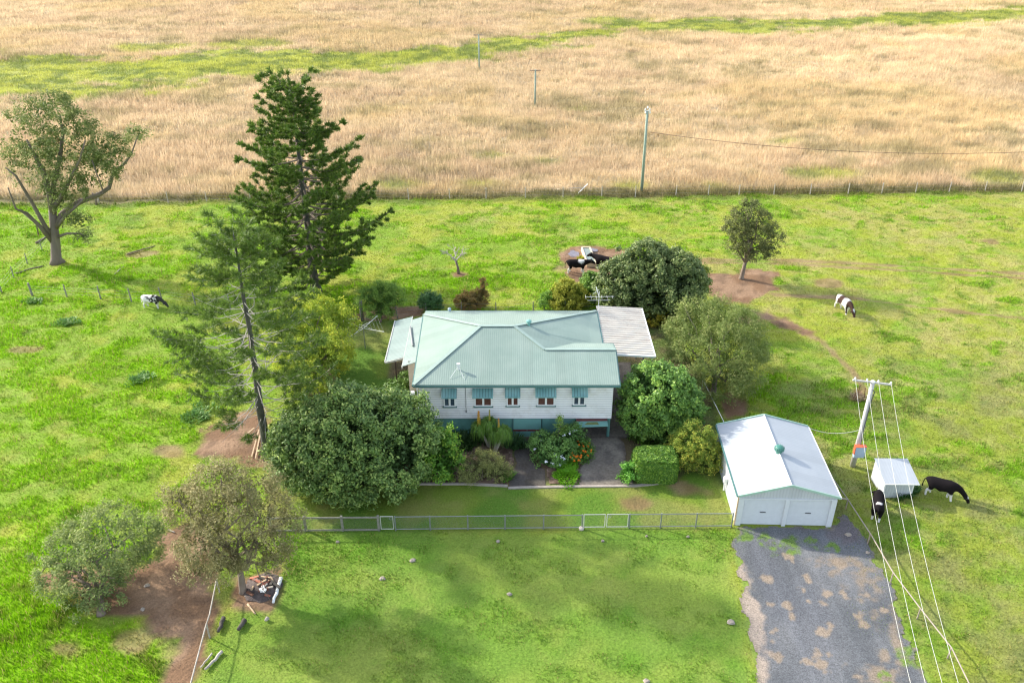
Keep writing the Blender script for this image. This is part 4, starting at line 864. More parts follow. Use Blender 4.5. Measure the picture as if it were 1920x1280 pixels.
# walls : saw-tooth weatherboards
def weatherboards(x0, x1, z0, z1, y, flip=1, axis='x', pitch=.155):
    mb = MB(); k = int(round((z1 - z0) / pitch)); p = (z1 - z0) / k
    for i in range(k):
        za, zb = z0 + i * p, z0 + (i + 1) * p
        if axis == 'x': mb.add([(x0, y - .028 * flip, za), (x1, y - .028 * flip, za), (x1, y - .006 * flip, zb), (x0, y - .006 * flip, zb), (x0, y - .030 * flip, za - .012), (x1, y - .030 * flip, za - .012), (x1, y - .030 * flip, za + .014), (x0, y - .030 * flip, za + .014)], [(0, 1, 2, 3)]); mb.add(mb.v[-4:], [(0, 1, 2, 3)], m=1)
        else: mb.add([(y - .028 * flip, x0, za), (y - .028 * flip, x1, za), (y - .006 * flip, x1, zb), (y - .006 * flip, x0, zb)], [(0, 1, 2, 3)])
    return mb
FZ = 1.72
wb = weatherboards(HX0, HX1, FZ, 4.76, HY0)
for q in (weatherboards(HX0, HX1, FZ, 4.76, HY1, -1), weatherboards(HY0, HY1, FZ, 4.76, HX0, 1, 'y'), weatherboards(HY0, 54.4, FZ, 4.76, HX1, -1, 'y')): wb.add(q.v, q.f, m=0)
wb.box(HX0 + .02, HX1 - .02, HY0 + .02, HY0 + .12, FZ, 4.76); wb.box(HX0 + .02, HX1 - .02, HY1 - .12, HY1 - .02, FZ, 4.76); wb.box(HX0 + .02, HX0 + .1, HY0 + .12, HY1 - .12, FZ, 4.76); wb.box(HX1 - .1, HX1 - .02, HY0 + .12, HY1 - .12, FZ, 4.76)
wb.box(HX0 + .1, HX1 - .1, HY0 + .12, HY1 - .12, FZ + .02, FZ + .1)
wb.build("weatherboard_wall", [M['board'], mat_plain('board_gap_shadow', (.36, .36, .38), .8, .1)], house)  # second material paints the shadow lines between the front boards
for xx in (HX0 - .03, HX1 - .03): cn = MB(); cn.box(xx, xx + .06, HY0 - .045, HY0 + .03, FZ, 4.75); cn.build("corner_board", M['white'], house)
# base wall with openings
bw = MB(); t = .15
d1a, d1b = PY(*Z1(930, 930), 50).x, PY(*Z1(1122, 930), 50).x
d2a, d2b = PY(*Z1(1347, 900), 50).x, PY(*Z1(1560, 900), 50).x
DT = 1.66
for xa, xb in ((HX0 + .05, d1a), (d1b, d2a), (d2b, HX1 - .02)): bw.box(xa, xb, HY0 + .05, HY0 + .05 + t, .05, FZ)
bw.box(d1a, d1b, HY0 + .06, HY0 + .19, DT, FZ - .002); bw.box(d2a, d2b, HY0 + .06, HY0 + .19, DT, FZ - .002)
bw.box(HX0 + .05, HX0 + .2, HY0 + .2, HY1, .05, FZ); bw.box(HX0 + .2, HX1, HY1 - .15, HY1, .05, FZ)
for yy in (53., 56., 59.): bw.box(HX1 - .25, HX1 - .05, yy, yy + .2, .05, FZ)
bw.build("base_wall", M['tealwall'], house)
dd = MB(); dd.box(d1a + .04, d1b - .04, HY0 + .02, HY0 + .06, .08, DT - .02)
for zq in (.30, .42): dd.box(d1a + .05, d1b - .05, HY0 + .008, HY0 + .02, zq, zq + .03)
g1 = dd.build("garage_door", M['tealdoor'], house)
q = MB(); q.box(d1a + .045, d1b - .045, HY0 - .002, HY0 + .018, .58, .72); q.build("stripe", M['redtrim'], g1)
q = MB(); q.box((d1a + d1b) / 2 - .06, (d1a + d1b) / 2 + .06, HY0 - .03, HY0 - .004, .63, .67); q.build("handle", M['steel'], g1)
for a, b in ((d1a, d1b), (d2a, d2b)):
    fr = MB(); fr.box(a - .06, a, HY0 - .0, HY0 + .05, .05, DT + .05); fr.box(b, b + .06, HY0 - .0, HY0 + .05, .05, DT + .05); fr.box(a, b, HY0 - .0, HY0 + .05, DT, DT + .05)
    fr.build("door_frame", M['fascia'], house)
# tilted-up door
t0 = Vector((d2a + .03, 49.98, 1.66)); t1 = Vector((d2b - .03, 49.98, 1.66)); t2 = Vector((d2b - .03, 49.22, 1.60)); t3 = Vector((d2a + .03, 49.15, 1.55))
td = MB(); td.slab([t0, t1, t2, t3], .04); g2 = td.build("garage_door", M['tealdoor'], house); g2["label"] = "garage door tilted open with stained lower edge"
q = MB(); q.slab([t0 + Vector((.01, -.02, .012)), t1 + Vector((-.01, -.02, .012)), t1.lerp(t2, .28) + Vector((-.01, 0, .012)), t0.lerp(t3, .28) + Vector((.01, 0, .012))], .01); q.build("stripe", M['redtrim'], g2)
q = MB(); q.slab([t3.lerp(t0, .28) + Vector((.55, 0, .006)), t3.lerp(t0, .6) + Vector((.8, 0, .006)), t3.lerp(t0, .6) + Vector((1.5, 0, .02)), t3.lerp(t0, .25) + Vector((1.6, 0, .026))], .004); q.build("stain", mat_plain("mossy_stain", (.16, .20, .07), .9, .3), g2)
# windows
wins = [((470, 728, 550, 788), (455, 668, 557, 730), 'bluecurtain'), ((675, 728, 792, 786), (660, 668, 798, 728), 'curtain'), ((888, 726, 970, 783), (878, 665, 980, 725), 'curtain'), ((1091, 725, 1209, 782), (1080, 664, 1220, 724), 'curtain'), ((1330, 722, 1412, 779), (1323, 661, 1430, 722), 'bluecurtain')]
M['awn'] = mat_roof("teal_striped_awning", (.13, .30, .30), (.30, .50, .49), .5, .20, .5, groove=.6)
for (wx0, wy0, wx1, wy1), aw, cm in wins:
    bl = PY(*Z1(wx0, wy1), 49.95); br_ = PY(*Z1(wx1, wy1), 49.95); zt = bl.z + 1.25; x0, x1, zb = bl.x, br_.x, bl.z; xm = (x0 + x1) / 2
    f = MB(); yf_ = 49.90
    for a, b, c1, d1_ in ((x0, x1, zb, zb + .09), (x0, x1, zt - .08, zt), (x0, x0 + .09, zb + .09, zt - .08), (x1 - .09, x1, zb + .09, zt - .08), (xm - .07, xm + .07, zb + .09, zt - .08)): f.box(a, b, yf_, 49.99, c1, d1_)
    wo = f.build("window", M['white'], house)
    p = MB(); p.box(x0 + .09, xm - .07, 49.94, 49.955, zb + .09, zt - .08); p.build("pane", M[cm], wo)
    p = MB(); p.box(xm + .07, x1 - .09, 49.94, 49.955, zb + .09, zt - .08); p.build("pane", M[cm], wo)
    p = MB(); p.box(x0 - .08, x1 + .08, 49.84, 49.97, zb - .06, zb - .003); p.build("sill", M['fascia'], wo)
    a0 = PY(*Z1(aw[0], aw[1]), 49.93); a1 = PY(*Z1(aw[2], aw[1]), 49.93); b0 = PY(*Z1(aw[0], aw[3]), 49.45); b1 = PY(*Z1(aw[2], aw[3]), 49.45); a0.z = a1.z = min(a0.z, 4.6); b1.z = b0.z
    m = MB(); m.slab([(a0.x, 49.93, a0.z), (a1.x, 49.93, a1.z), (a1.x, 49.45, b1.z), (a0.x, 49.45, b0.z)], .03)
    m.box(a0.x, a1.x, 49.425, 49.448, b0.z - .09, b0.z)
    m.slab([(a0.x + .01, 49.92, a0.z - .03), (a0.x + .03, 49.92, a0.z - .03), (a0.x + .03, 49.46, b0.z - .03), (a0.x + .01, 49.46, b0.z - .03)], .05)
    m.build("awning", M['awn'], house)
q = MB(); xw = PY(*Z1(615, 700), 49.93).x; q.tube([(xw, 49.92, 4.7), (xw, 49.92, 2.4)], .018, 5); q.box(xw - .04, xw + .04, 49.88, 49.95, 2.3, 2.42); q.build("wall_conduit", M['steel'], house)
# roof fittings
def on_front(px, py):
    d = ray(px, py); # intersect plane z = EZ+(y-49.45)*sl
    t = (EZ - 49.45 * sl - CAM_H) / (d.z - d.y * sl); return Vector((d.x * t, d.y * t, CAM_H + d.z * t))
p = on_front(*Z1(568, 545)); q = MB(); q.tube([p + Vector((0, 0, -.05)), p + Vector((0, 0, .28))], .05, 8); q.box(p.x - .12, p.x + .12, p.y - .08, p.y + .08, p.z + .28, p.z + .52); q.tube([p + Vector((0, 0, .3)), p + Vector((-.55, -.8, -.18))], .012, 4); q.tube([p + Vector((0, 0, .3)), p + Vector((.45, -.9, -.22))], .012, 4)
q.build("mast_bracket", M['white'], house)
p = Vector((1.25, 55.6, 6.05)); q = MB(); q.lathe([(.10, 0), (.10, .38), (.09, .38)], p, 12); q.lathe([(.2, .0), (.2, .14), (.05, .2)], p + Vector((0, 0, .40)), 12); q.lathe([(.19, -.02), (.17, .06)], p, 12); q.build("flue", M['tealdoor'], house)
q = MB(); p = Vector((6.85, 59.9, 4.9)); q.tube([p, p + Vector((0, 0, 1.95))], .018, 6); q.tube([p + Vector((-1.1, 0, 1.45)), p + Vector((1.2, 0.1, 1.45))], .014, 5); q.tube([p + Vector((-.5, -.3, 1.9)), p + Vector((.0, .3, 1.95))], .014, 5)
for k in range(6): xx = -1.05 + k * .42; q.tube([p + Vector((xx, -.4 + k * .03, 1.45)), p + Vector((xx, .4 - k * .03, 1.45))], .007, 4)
q.tube([p + Vector((-.9, 0, 1.15)), p + Vector((.9, .05, 1.15))], .012, 5); q.tube([p + Vector((0, 0, 1.5)), p + Vector((-.25, .2, 2.25))], .03, 5)
ant = q.build("television_aerial", M['white'], house)
q = MB(); p = G(843, 583, 5.0); q.lathe([(.09, -.3), (.09, .12), (.14, .12), (.14, .22), (.03, .3)], p, 10); q.build("vent_pipe", M['boxblue'], house)
# annex + side skillion roofs on the left
def za(px, py, z): return G(px, py, z)
ax = MB(); a1 = G(*Z1(328, 188), 4.45); a2 = G(*Z1(252, 200), 4.1); a3 = G(*Z1(200, 522), 4.1); a4 = G(*Z1(275, 508), 4.45)
xL = (a2.x + a3.x) / 2; yT = a1.y; yB = a3.y
ax.slab([(-6.95, yT, 4.50), (-6.95, yB, 4.50), (xL, yB, 4.12), (xL, yT, 4.12)], .05); ax.build("annex_roof", M['annexroof'], house)
b1 = G(*Z1(240, 198), 3.9); b2 = G(*Z1(145, 215), 3.6); b3 = G(*Z1(82, 495), 3.6); b4 = G(*Z1(190, 487), 3.9)
xO = (b2.x + b3.x) / 2
ax = MB(); ax.slab([(xL - .06, b1.y, 4.0), (xL - .06, b3.y + .1, 4.0), (xO, b3.y, 3.62), (xO, b1.y, 3.62)], .06); ax.build("verandah_roof", M['annexroof'], house)
q = MB(); q.beam((xO - .03, b1.y, 3.6), (xO - .03, b3.y, 3.6), .08, .12); q.beam((xL - .02, b1.y, 3.98), (xL - .02, yB, 3.98), .06, .14); q.beam((xO, b3.y - .03, 3.58), (xL - .05, b3.y - .03, 3.94), .05, .14); q.build("verandah_gutter", M['wire'], house)
q = weatherboards(yB + .35, HY1, FZ, 4.15, -7.65, 1, 'y'); k2 = weatherboards(-7.65, HX0, FZ, 4.35, yB + .35, 1); q.add(k2.v, k2.f); q.box(-7.62, HX0, yB + .4, HY1, FZ, FZ + .1); q.box(-7.6, -7.55, yB + .4, HY1, FZ, 4.1); q.build("annex_wall", M['boardcream'], house)
for xx, yy in ((-7.55, yB + .45), (-7.55, 56.), (-7.55, 59.)): q = MB(); q.box(xx - .08, xx + .08, yy - .08, yy + .08, 0, FZ); q.build("stump", M['tealwall'], house)
for px_, yy in ((Z1(150, 495)[0], b3.y + .15), (Z1(150, 495)[0], b1.y - .3)):
    q = MB(); xx = xO + .75; q.box(xx - .05, xx + .05, yy - .05, yy + .05, 0, 3.65); q.build("verandah_post", M['darkpost'], house)
q = MB()
for k in range(9): q.box(-8.45, -7.7, yB + .2 + k * .26, yB + .45 + k * .26, 1.55 - (8 - k) * .18, 1.6 - (8 - k) * .18)
q.beam((-8.47, yB + .2, .1), (-8.47, yB + 2.5, 1.6), .05, .2); q.beam((-7.72, yB + .2, .1), (-7.72, yB + 2.5, 1.6), .05, .2); q.build("stairs", M['greywood'], house)
q = MB(); p0 = Vector((xL + .02, 58.9, 4.25)); p1 = Vector((xL + .55, 55.6, 4.42)); q.tube([p0, p1], .06, 6); q.build("roof_pipe", M['steel'], house)
# gutter downpipe left front
q = MB(); q.tube([(-6.72, 49.5, 4.7), (-6.62, 49.9, 4.3), (-6.6, 49.9, 1.0)], .045, 6); q.lathe([(.16, 0), (.16, .2)], (-6.95, 49.8, 3.9), 8); q.build("downpipe", M['white'], house)
# white carport roof on the right
cpE = [G(*Z1(1490, 138), 4.72), G(*Z1(1785, 142), 4.55), G(*Z1(1876, 462), 4.45), G(*Z1(1628, 452), 4.6)]
cx0 = 6.82; cx1 = (cpE[1].x + cpE[2].x) / 2; cy1 = cpE[1].y; cy0 = cpE[2].y
def czz(x): return 4.80 - (x - cx0) / (cx1 - cx0) * .22
mb = MB(); per = .34; yy = cy0; prof = []
while yy < cy1 - .05:
    prof += [(yy, 0), (yy + per * .62, 0), (yy + per * .70, .055), (yy + per * .92, .055)]; yy += per
prof.append((yy, 0))
vs = []; fs = []
for (yv, dz) in prof: vs += [(cx0, yv, czz(cx0) + dz), (cx1, yv, czz(cx1) + dz)]
for i in range(len(prof) - 1): fs.append((2 * i, 2 * i + 1, 2 * i + 3, 2 * i + 2))
ntop = len(fs); n0 = len(vs); vs += [(v[0], v[1], v[2] - .03) for v in vs]; fs += [tuple(reversed([k + n0 for k in f])) for f in list(fs)]
mb.add(vs, fs)
for i in range(ntop):
    if i % 4 == 3: mb.m[i] = 1
cpr = mb.build("carport_roof", [M['whiteroof'], mat_plain('grimy_white_rib', (.25, .18, .12), .8, .35, 1.5, stretch=(.4, 2, 1))], house)
q = MB(); q.beam((cx0, cy0 - .05, czz(cx0) - .05), (cx1, cy0 - .05, czz(cx1) - .05), .08, .14); q.beam((cx1 + .05, cy0 - .1, czz(cx1) - .03), (cx1 + .05, cy1 + .1, czz(cx1) - .03), .1, .12); q.beam((cx0, cy1 + .05, czz(cx0) - .05), (cx1, cy1 + .05, czz(cx1) - .05), .08, .14); q.build("carport_gutter", M['white'], house)
for yy in (cy0 + .15, (cy0 + cy1) / 2, cy1 - .15):
    q = MB(); q.box(cx1 - .2, cx1 - .1, yy - .05, yy + .05, 0, 4.5); q.build("carport_post", M['steel'], house)

# edging along the lawn
q = MB(); pts = [(740, 909), (800, 908), (870, 908), (952, 912)]
for a, b in zip(pts[:-1], pts[1:]): q.beam(G(*a) + Vector((0, 0, .06)), G(*b) + Vector((0, 0, .06)), .14, .14)
for a, b in (((953, 915), (1026, 913)), ((1026, 913), (1086, 912)), ((1086, 912), (1192, 911)), ((1192, 911), (1268, 903))): q.beam(G(*a) + Vector((0, 0, .03)), G(*b) + Vector((0, 0, .03)), .2, .08)
T(q.build("garden_edging", M['edging']), "concrete edging strip between the garden beds, driveways and lawn", "edging")
q = MB(); q.slab([G(528 / 1, 812), G(500, 812), G(502, 826), G(530, 826)], .04); 

# ------------------------------------------------------------------ garage
ga = empty("double_garage", (17.05, 40.75, 0), R(-1.7), "pale grey two door metal garage with a gable roof right of the lawn", "garage")
GW, GD, GE, GA = 3.0, 7.25, 2.43, 3.28
def gwall(mb, pts):  # vertical wall with uv along
    P = [Vector(p) for p in pts]; a = P[0]; d = (P[1] - P[0]).normalized(); mb.add(P, [tuple(range(len(P)))], [[((p - a).dot(d), p.z) for p in P]])
g = MB()
gwall(g, [(-GW, 0, 2.15), (GW, 0, 2.15), (GW, 0, GE), (0, 0, GA - .03), (-GW, 0, GE)]); gwall(g, [(GW, GD, 0), (-GW, GD, 0), (-GW, GD, GE), (0, GD, GA - .03), (GW, GD, GE)])
gwall(g, [(-GW, GD, 0), (-GW, 0, 0), (-GW, 0, GE), (-GW, GD, GE)]); gwall(g, [(GW, 0, 0), (GW, GD, 0), (GW, GD, GE), (GW, 0, GE)]); g.build("wall", M['garagewall'], ga)
g = MB(); o = .12; sg = (GA - GE) / GW
g.slab([(-GW - o, -o, GE - o * sg + .03), (0, -o, GA + .03), (0, GD + o, GA + .03), (-GW - o, GD + o, GE - o * sg + .03)], .03); g.slab([(GW + o, -o, GE - o * sg + .028), (0.0, -o, GA + .028), (0.0, GD + o, GA + .028), (GW + o, GD + o, GE - o * sg + .028)], .03)
gr = g.build("roof", M['garageroof'], ga)
for o_ in (g,): pass
for yq in (-o - .02, GD + o + .02):
    for sg_ in (-1, 1): q = MB(); q.beam((sg_ * (GW + o), yq, GE - .02), (0, yq, GA + .03), .06, .16); q.build("barge_flashing", M['mint'], ga)
q = MB(); q.tube([(0, -o, GA + .05), (0, GD + o, GA + .05)], .045, 6); q.build("ridge_capping", M['garagetrim'], gr)
for sg_ in (-1, 1): q = MB(); q.beam((sg_ * (GW + o + .05), -o, GE - .06), (sg_ * (GW + o + .05), GD + o, GE - .06), .08, .1); q.build("gutter", M['fascia' if sg_ < 0 else 'garagetrim'], ga)
q = MB(); q.tube([(-GW - .06, -.02, GE - .1), (-GW - .06, -.02, .02)], .045, 6); q.build("downpipe", M['planks'], ga)
q = MB()
for a, b in ((-GW, -GW + .32), (-.12, .12), (GW - .32, GW)): q.box(a, b, -.06, .06, 0, 2.15)
q.box(-GW, GW, -.045, -.003, 2.10, 2.2); q.build("door_surround", M['garagetrim'], ga)
for a, b in ((-GW + .32, -.12), (.12, GW - .32)):
    m = MB(); m.box(a, b, .05, .08, .02, 2.12); k = 26
    for i in range(k): z = .03 + i * 2.08 / k; m.add([(a, .045, z), (b, .045, z), (b, .02, z + .04), (a, .02, z + .04), (b, .045, z + .08), (a, .045, z + .08)], [(0, 1, 2, 3), (3, 2, 4, 5)])
    dr = m.build("roller_door", M['rollerdoor'], ga); m = MB(); c = (a + b) / 2; m.box(c - .18, c + .18, -.0, .018, 1.02, 1.07); m.build("handle", M['tarp'], dr)
g = MB(); vp = (0.0, 3.2, GA - .02); g.lathe([(.17, 0), (.17, .16), (.26, .2), (.31, .30), (.30, .42), (.22, .52), (.06, .57)], vp, 16)
for k in range(16):
    a = k * math.pi / 8; g.obox((vp[0] + .30 * math.cos(a), vp[1] + .30 * math.sin(a), vp[2] + .36), (.03, .012, .26), Matrix.Rotation(a + .6, 3, 'Z'))
g.build("whirlybird_vent", M['ventgreen'], ga, False)
q = MB(); q.tube([(-GW - .12, 3.2, 1.1), (-GW - .12, 3.2, .1)], .05, 6); q.box(-GW - .25, -GW - .02, 2.95, 3.25, .9, 1.25); q.build("meter_box", M['white'], ga)
# small shed
sh = empty("small_shed", (25.2, 43.4, 0), R(-1), "tiny white sheet metal shed beside two black cows", "shed")
q = MB(); W2_, Ds, hf, hb_ = .95, 2.0, 1.32, 1.62
gwall(q, [(-W2_, 0, 0), (W2_, 0, 0), (W2_, 0, hf), (-W2_, 0, hf)]); gwall(q, [(W2_, Ds, 0), (-W2_, Ds, 0), (-W2_, Ds, hb_), (W2_, Ds, hb_)]); gwall(q, [(-W2_, Ds, 0), (-W2_, 0, 0), (-W2_, 0, hf), (-W2_, Ds, hb_)]); gwall(q, [(W2_, 0, 0), (W2_, Ds, 0), (W2_, Ds, hb_), (W2_, 0, hf)]); q.build("wall", M['garagewall'], sh)
q = MB(); q.slab([(-W2_ - .08, -.22, hf), (W2_ + .22, -.22, hf), (W2_ + .22, Ds + .05, hb_ + .04), (-W2_ - .08, Ds + .05, hb_ + .04)], .03); ro = q.build("roof", M['garageroof'], sh)
q = MB(); q.box(-W2_ - .09, W2_ + .23, -.25, -.225, hf - .05, hf + .006); q.build("flashing", M['white'], ro)
for xa in (W2_ - .09, -W2_ - .01): q = MB(); q.box(xa, xa + .1, -.02, .0, 0, hf - .02); q.build("corner_trim", M['white'], sh)

# ------------------------------------------------------------------ fences
def chain_mesh(a, b, z0, z1, step=.09, wr=.0035):
    """diamond wire between a and b (Vectors on the ground)"""
    L = (b - a).length; d = (b - a) / L; H = z1 - z0; mb = MB(); nrm = Vector((-d.y, d.x, 0))
    s = -H
    while s < L:
        for sg in (1, -1):
            s0, s1 = s, s + H; q0, q1 = max(s0, 0), min(s1, L)
            if q1 - q0 > .02:
                f0, f1 = (q0 - s) / H, (q1 - s) / H
                if sg < 0: f0, f1 = 1 - f0, 1 - f1
                p0 = a + d * q0 + Vector((0, 0, z0 + H * f0)); p1 = a + d * q1 + Vector((0, 0, z0 + H * f1)); o = Vector((0, 0, wr))
                mb.add([p0 - o, p1 - o, p1 + o, p0 + o], [(0, 1, 2, 3)])
        s += step
    return mb
def chain_fence(name, pts, label, posts_wood, z1=1.12, mesh=True, rail='steel', bottom=True, wood=False):
    P = [Vector((p.x, p.y, 0)) for p in pts]; e = empty(name, P[0], 0, label, "fence"); b = P[0]
    for p in P:
        q = MB(); p_ = p - b
        if posts_wood: q.box(p_.x - .07, p_.x + .07, p_.y - .07, p_.y + .07, -.1, z1 + .08)
        else: q.tube([p_ + Vector((0, 0, -.1)), p_ + Vector((0, 0, z1 + .05))], .045, 8)
        q.build("post", M['greywood'] if posts_wood else M['steel'], e)
    for a, c in zip(P[:-1], P[1:]):
        a_, c_ = a - b, c - b
        for z, on in ((z1, True), (.12, bottom)):
            if not on: continue
            q = MB()
            if wood: q.beam(a_ + Vector((0, -.06, z)), c_ + Vector((0, -.06, z)), .05, .11)
            else: q.tube([a_ + Vector((0, 0, z)), c_ + Vector((0, 0, z))], .03, 6)
            q.build("rail", M['greywood'] if wood else M[rail], e)
        if mesh: chain_mesh(a_, c_, .14, z1 - .02).build("wire_mesh", M['steel'], e)
    return e
FB = lambda x: 996 - (x - 500) * .0095
chain_fence("timber_rail_fence", [G(x, FB(x)) for x in (508, 574, 643, 711)], "timber railed wire fence left of the small yard gate", True, wood=True)
chain_fence("chain_wire_fence", [G(x, FB(x) + .5) for x in (742, 807, 877.5, 947, 1019, 1091)], "long pipe and wire mesh fence between the two gates in front of the lawn", False)
chain_fence("chain_wire_fence", [G(x, FB(x)) for x in (1179, 1238, 1304, 1371)], "wire mesh fence from the double gate to the garage", False)
def gate(name, a, b, label, leaves=1):
    e = empty(name, a, 0, label, "gate"); L = (b - a); 
    for k in range(leaves):
        s, t_ = L * (k / leaves) + L.normalized() * .07, L * ((k + 1) / leaves) - L.normalized() * .05
        q = MB()
        for z in (.12, 1.14): q.tube([s + Vector((0, 0, z)), t_ + Vector((0, 0, z))], .028, 6)
        q.tube([s + Vector((0, 0, .12)), s + Vector((0, 0, 1.14))], .028, 6); q.tube([t_ + Vector((0, 0, .12)), t_ + Vector((0, 0, 1.14))], .028, 6)
        lf = q.build("gate_frame", M['wire'], e); chain_mesh(s, t_, .14, 1.12).build("wire_mesh", M['steel'], lf)
        if k == leaves - 1:
            c = (s if leaves > 1 else t_) + Vector((.15 if leaves > 1 else -.12, -.03, 1.0)); q = MB(); q.tube([c + Vector((.1 * math.cos(i * .785), 0, .1 * math.sin(i * .785))) for i in range(9)], .015, 5, cap=False); q.build("latch", M['steel'], lf)
    return e
gate("yard_gate", G(713, FB(713)), G(740, FB(740)), "small single pipe gate in the front fence")
gate("double_gate", G(1092, FB(1092)), G(1178, FB(1178)), "wide double pipe gate in the front fence", 2)
q = MB(); p = G(1090, 992); q.lathe([(.16, 0), (.17, .12), (.10, .2)], p, 9); T(q.build("post_footing", M['rock']), "pale concrete lump at the foot of the double gate's left post", "footing")
def rail_fence(name, pts, z, label, posts, mat='white', r=.045, zr=None):
    r = r * .8
    b = Vector((pts[0].x, pts[0].y, 0)); e = empty(name, b, 0, label, "fence"); q = MB(); zr = zr or [z] * len(pts)
    for p in posts:
        m = MB(); p_ = Vector((p.x, p.y, 0)) - b; m.tube([p_ + Vector((0, 0, -.1)), p_ + Vector((0, 0, z + .02))], r * 1.15, 8); m.build("post", M[mat], e)
    for i in range(len(pts) - 1):
        m = MB(); m.tube([Vector((pts[i].x, pts[i].y, zr[i])) - b, Vector((pts[i + 1].x, pts[i + 1].y, zr[i + 1])) - b], r, 7); m.build("rail", M[mat], e)
    return e
M['railpipe'] = mat_plain("rusting_white_pipe", (.30, .255, .21), .6, .12, 2., dirt=(.35, .20, .12), dirt_amt=.7, dscale=2.)
zf = .8
rail_fence("pipe_rail_fence", [G(1541, 868, zf), G(1590, 936, zf), G(1632, 1000, zf), G(1675, 1073, zf), G(1726, 1140, zf), G(1784, 1213, zf), G(1822, 1290, zf), G(1860, 1370, zf)], zf, "rusty white pipe rail fence running from the garage along the gravel",
           [G(1590, 936, zf), G(1632, 1000, zf), G(1675, 1073, zf), G(1726, 1140, zf), G(1784, 1213, zf)], 'railpipe')
q = MB(); q.tube([G(1569, 931, 2.0) * 1, G(1569, 931, 2.0) * 1], .01, 3)
a = G(1568, 932, .95); b = G(1590, 936, zf); q = MB(); q.tube([a, b], .05, 7); T(q.build("short_rail", M['railpipe']), "short white pipe joining the garage corner to the rail fence", "rail")
rail_fence("pipe_rail_fence", [G(406, 1086, 1.), G(393, 1151, 1.), G(386, 1172, 1.), G(357, 1282, 1.), G(340, 1350, 1.)], 1., "grey white rail fence beside the bare red soil at the bottom left", [G(406, 1086, 1.), G(387, 1170, 1.), G(357, 1282, 1.)], 'deadwood', .05)
rail_fence("pipe_rail_fence", [G(1318, 712, 1.), G(1357, 790, 1.)], 1., "thin white rail running under the feathery tree towards the garage", [G(1318, 712, 1.), G(1357, 790, 1.)], 'white', .03)
def post_wire(name, bases, hs, label, r=.07, mat='greywood', wires=(.35, .7, 1.0), leans=None, wm='steel', cat='fence'):
    P = [Vector((p.x, p.y, 0)) for p in bases]; e = empty(name, P[0], 0, label, cat); b = P[0]; rs = random.Random(len(P))
    for i, p in enumerate(P):
        m = MB(); p_ = p - b; h = hs[i] if hasattr(hs, '__len__') else hs; rr = r * (1.5 if i == 0 else 1); lx, ly = rs.uniform(-.08, .03), rs.uniform(-.05, .05)
        m.tube([p_ + Vector((0, 0, -.1)), p_ + Vector((lx * .5, ly * .5, h * .5)), p_ + Vector((lx, ly, h))], [rr, rr * .95, rr * .85], 7); m.build("post", M[mat], e)
    for z in wires:
        m = MB()
        for a, c in zip(P[:-1], P[1:]): mid = (a + c) / 2 - b + Vector((0, 0, z - .03)); m.tube([a - b + Vector((0, 0, z)), mid, c - b + Vector((0, 0, z))], .006, 3)
        m.build("wire", M[wm], e)
    return e
post_wire("post_and_wire_fence", [G(61, 554), G(126, 557), G(189, 560), G(247, 565), G(304, 563), G(367, 572), G(432, 578)], 1.35, "row of short grey posts behind the white cow in the left paddock")
post_wire("post_and_wire_fence", [G(3, 548), G(26, 521), G(52, 496), G(80, 470), G(104, 440)], 1.25, "crooked line of thin posts running up to the gum tree", .05)
bx = [205, 330, 400, 480, 640, 769, 845, 912, 985, 1055, 1127, 1190, 1266, 1327, 1385, 1451, 1520, 1592, 1656, 1721, 1785, 1854, 1925]
post_wire("post_and_wire_fence", [Vector((G(x, 365).x * 1.0, fence_y(G(x, 362).x) - .05, 0)) for x in bx], 1.35, "long paddock fence along the edge of the tall dry grass", .06, 'deadwood', (.4, .8, 1.15))
post_wire("post_and_wire_fence", [G(678, 598), G(745, 596), G(800, 590), G(865, 588), G(930, 588), G(1000, 587), G(1060, 587), G(1125, 586)], 1.2, "wire fence close behind the house roof", .05, 'greywood')
q = MB(); p = G(181, 384); q.tube([p, p + Vector((.1, 0, .7)), p + Vector((-.15, 0, 1.5))], [.16, .12, .1], 7); T(q.build("stump_post", M['bark'], None, True), "dark crooked stump at the field edge behind the gum tree", "stump")
q = MB(); p = G(679, 600); q.tube([p, p + Vector((0, 0, 2.0))], [.17, .15], 9); T(q.build("timber_post", M['greywood'], None, True), "thick grey timber post left of the rounded bush", "post")
# broken gate at the field fence
e = empty("broken_gate", G(1080, 362), 0, "fallen white gate rails leaning in the far fence line", "gate"); b = e.location
m = MB(); m.beam(G(1083, 364) - b + Vector((0, 0, .05)), PY(1102, 345, G(1083, 362).y + .3) - b, .08, .08); m.build("rail", M['white'], e)
m = MB(); m.beam(PY(1066, 353, G(1066, 362).y) - b, PY(1094, 352, G(1094, 362).y) - b, .05, .06); m.build("rail", M['deadwood'], e)

# ------------------------------------------------------------------ power poles and wires
pp = G(1598, 874); ptop = PY(1637, 716, pp.y); ptop = Vector((ptop.x, pp.y, ptop.z))
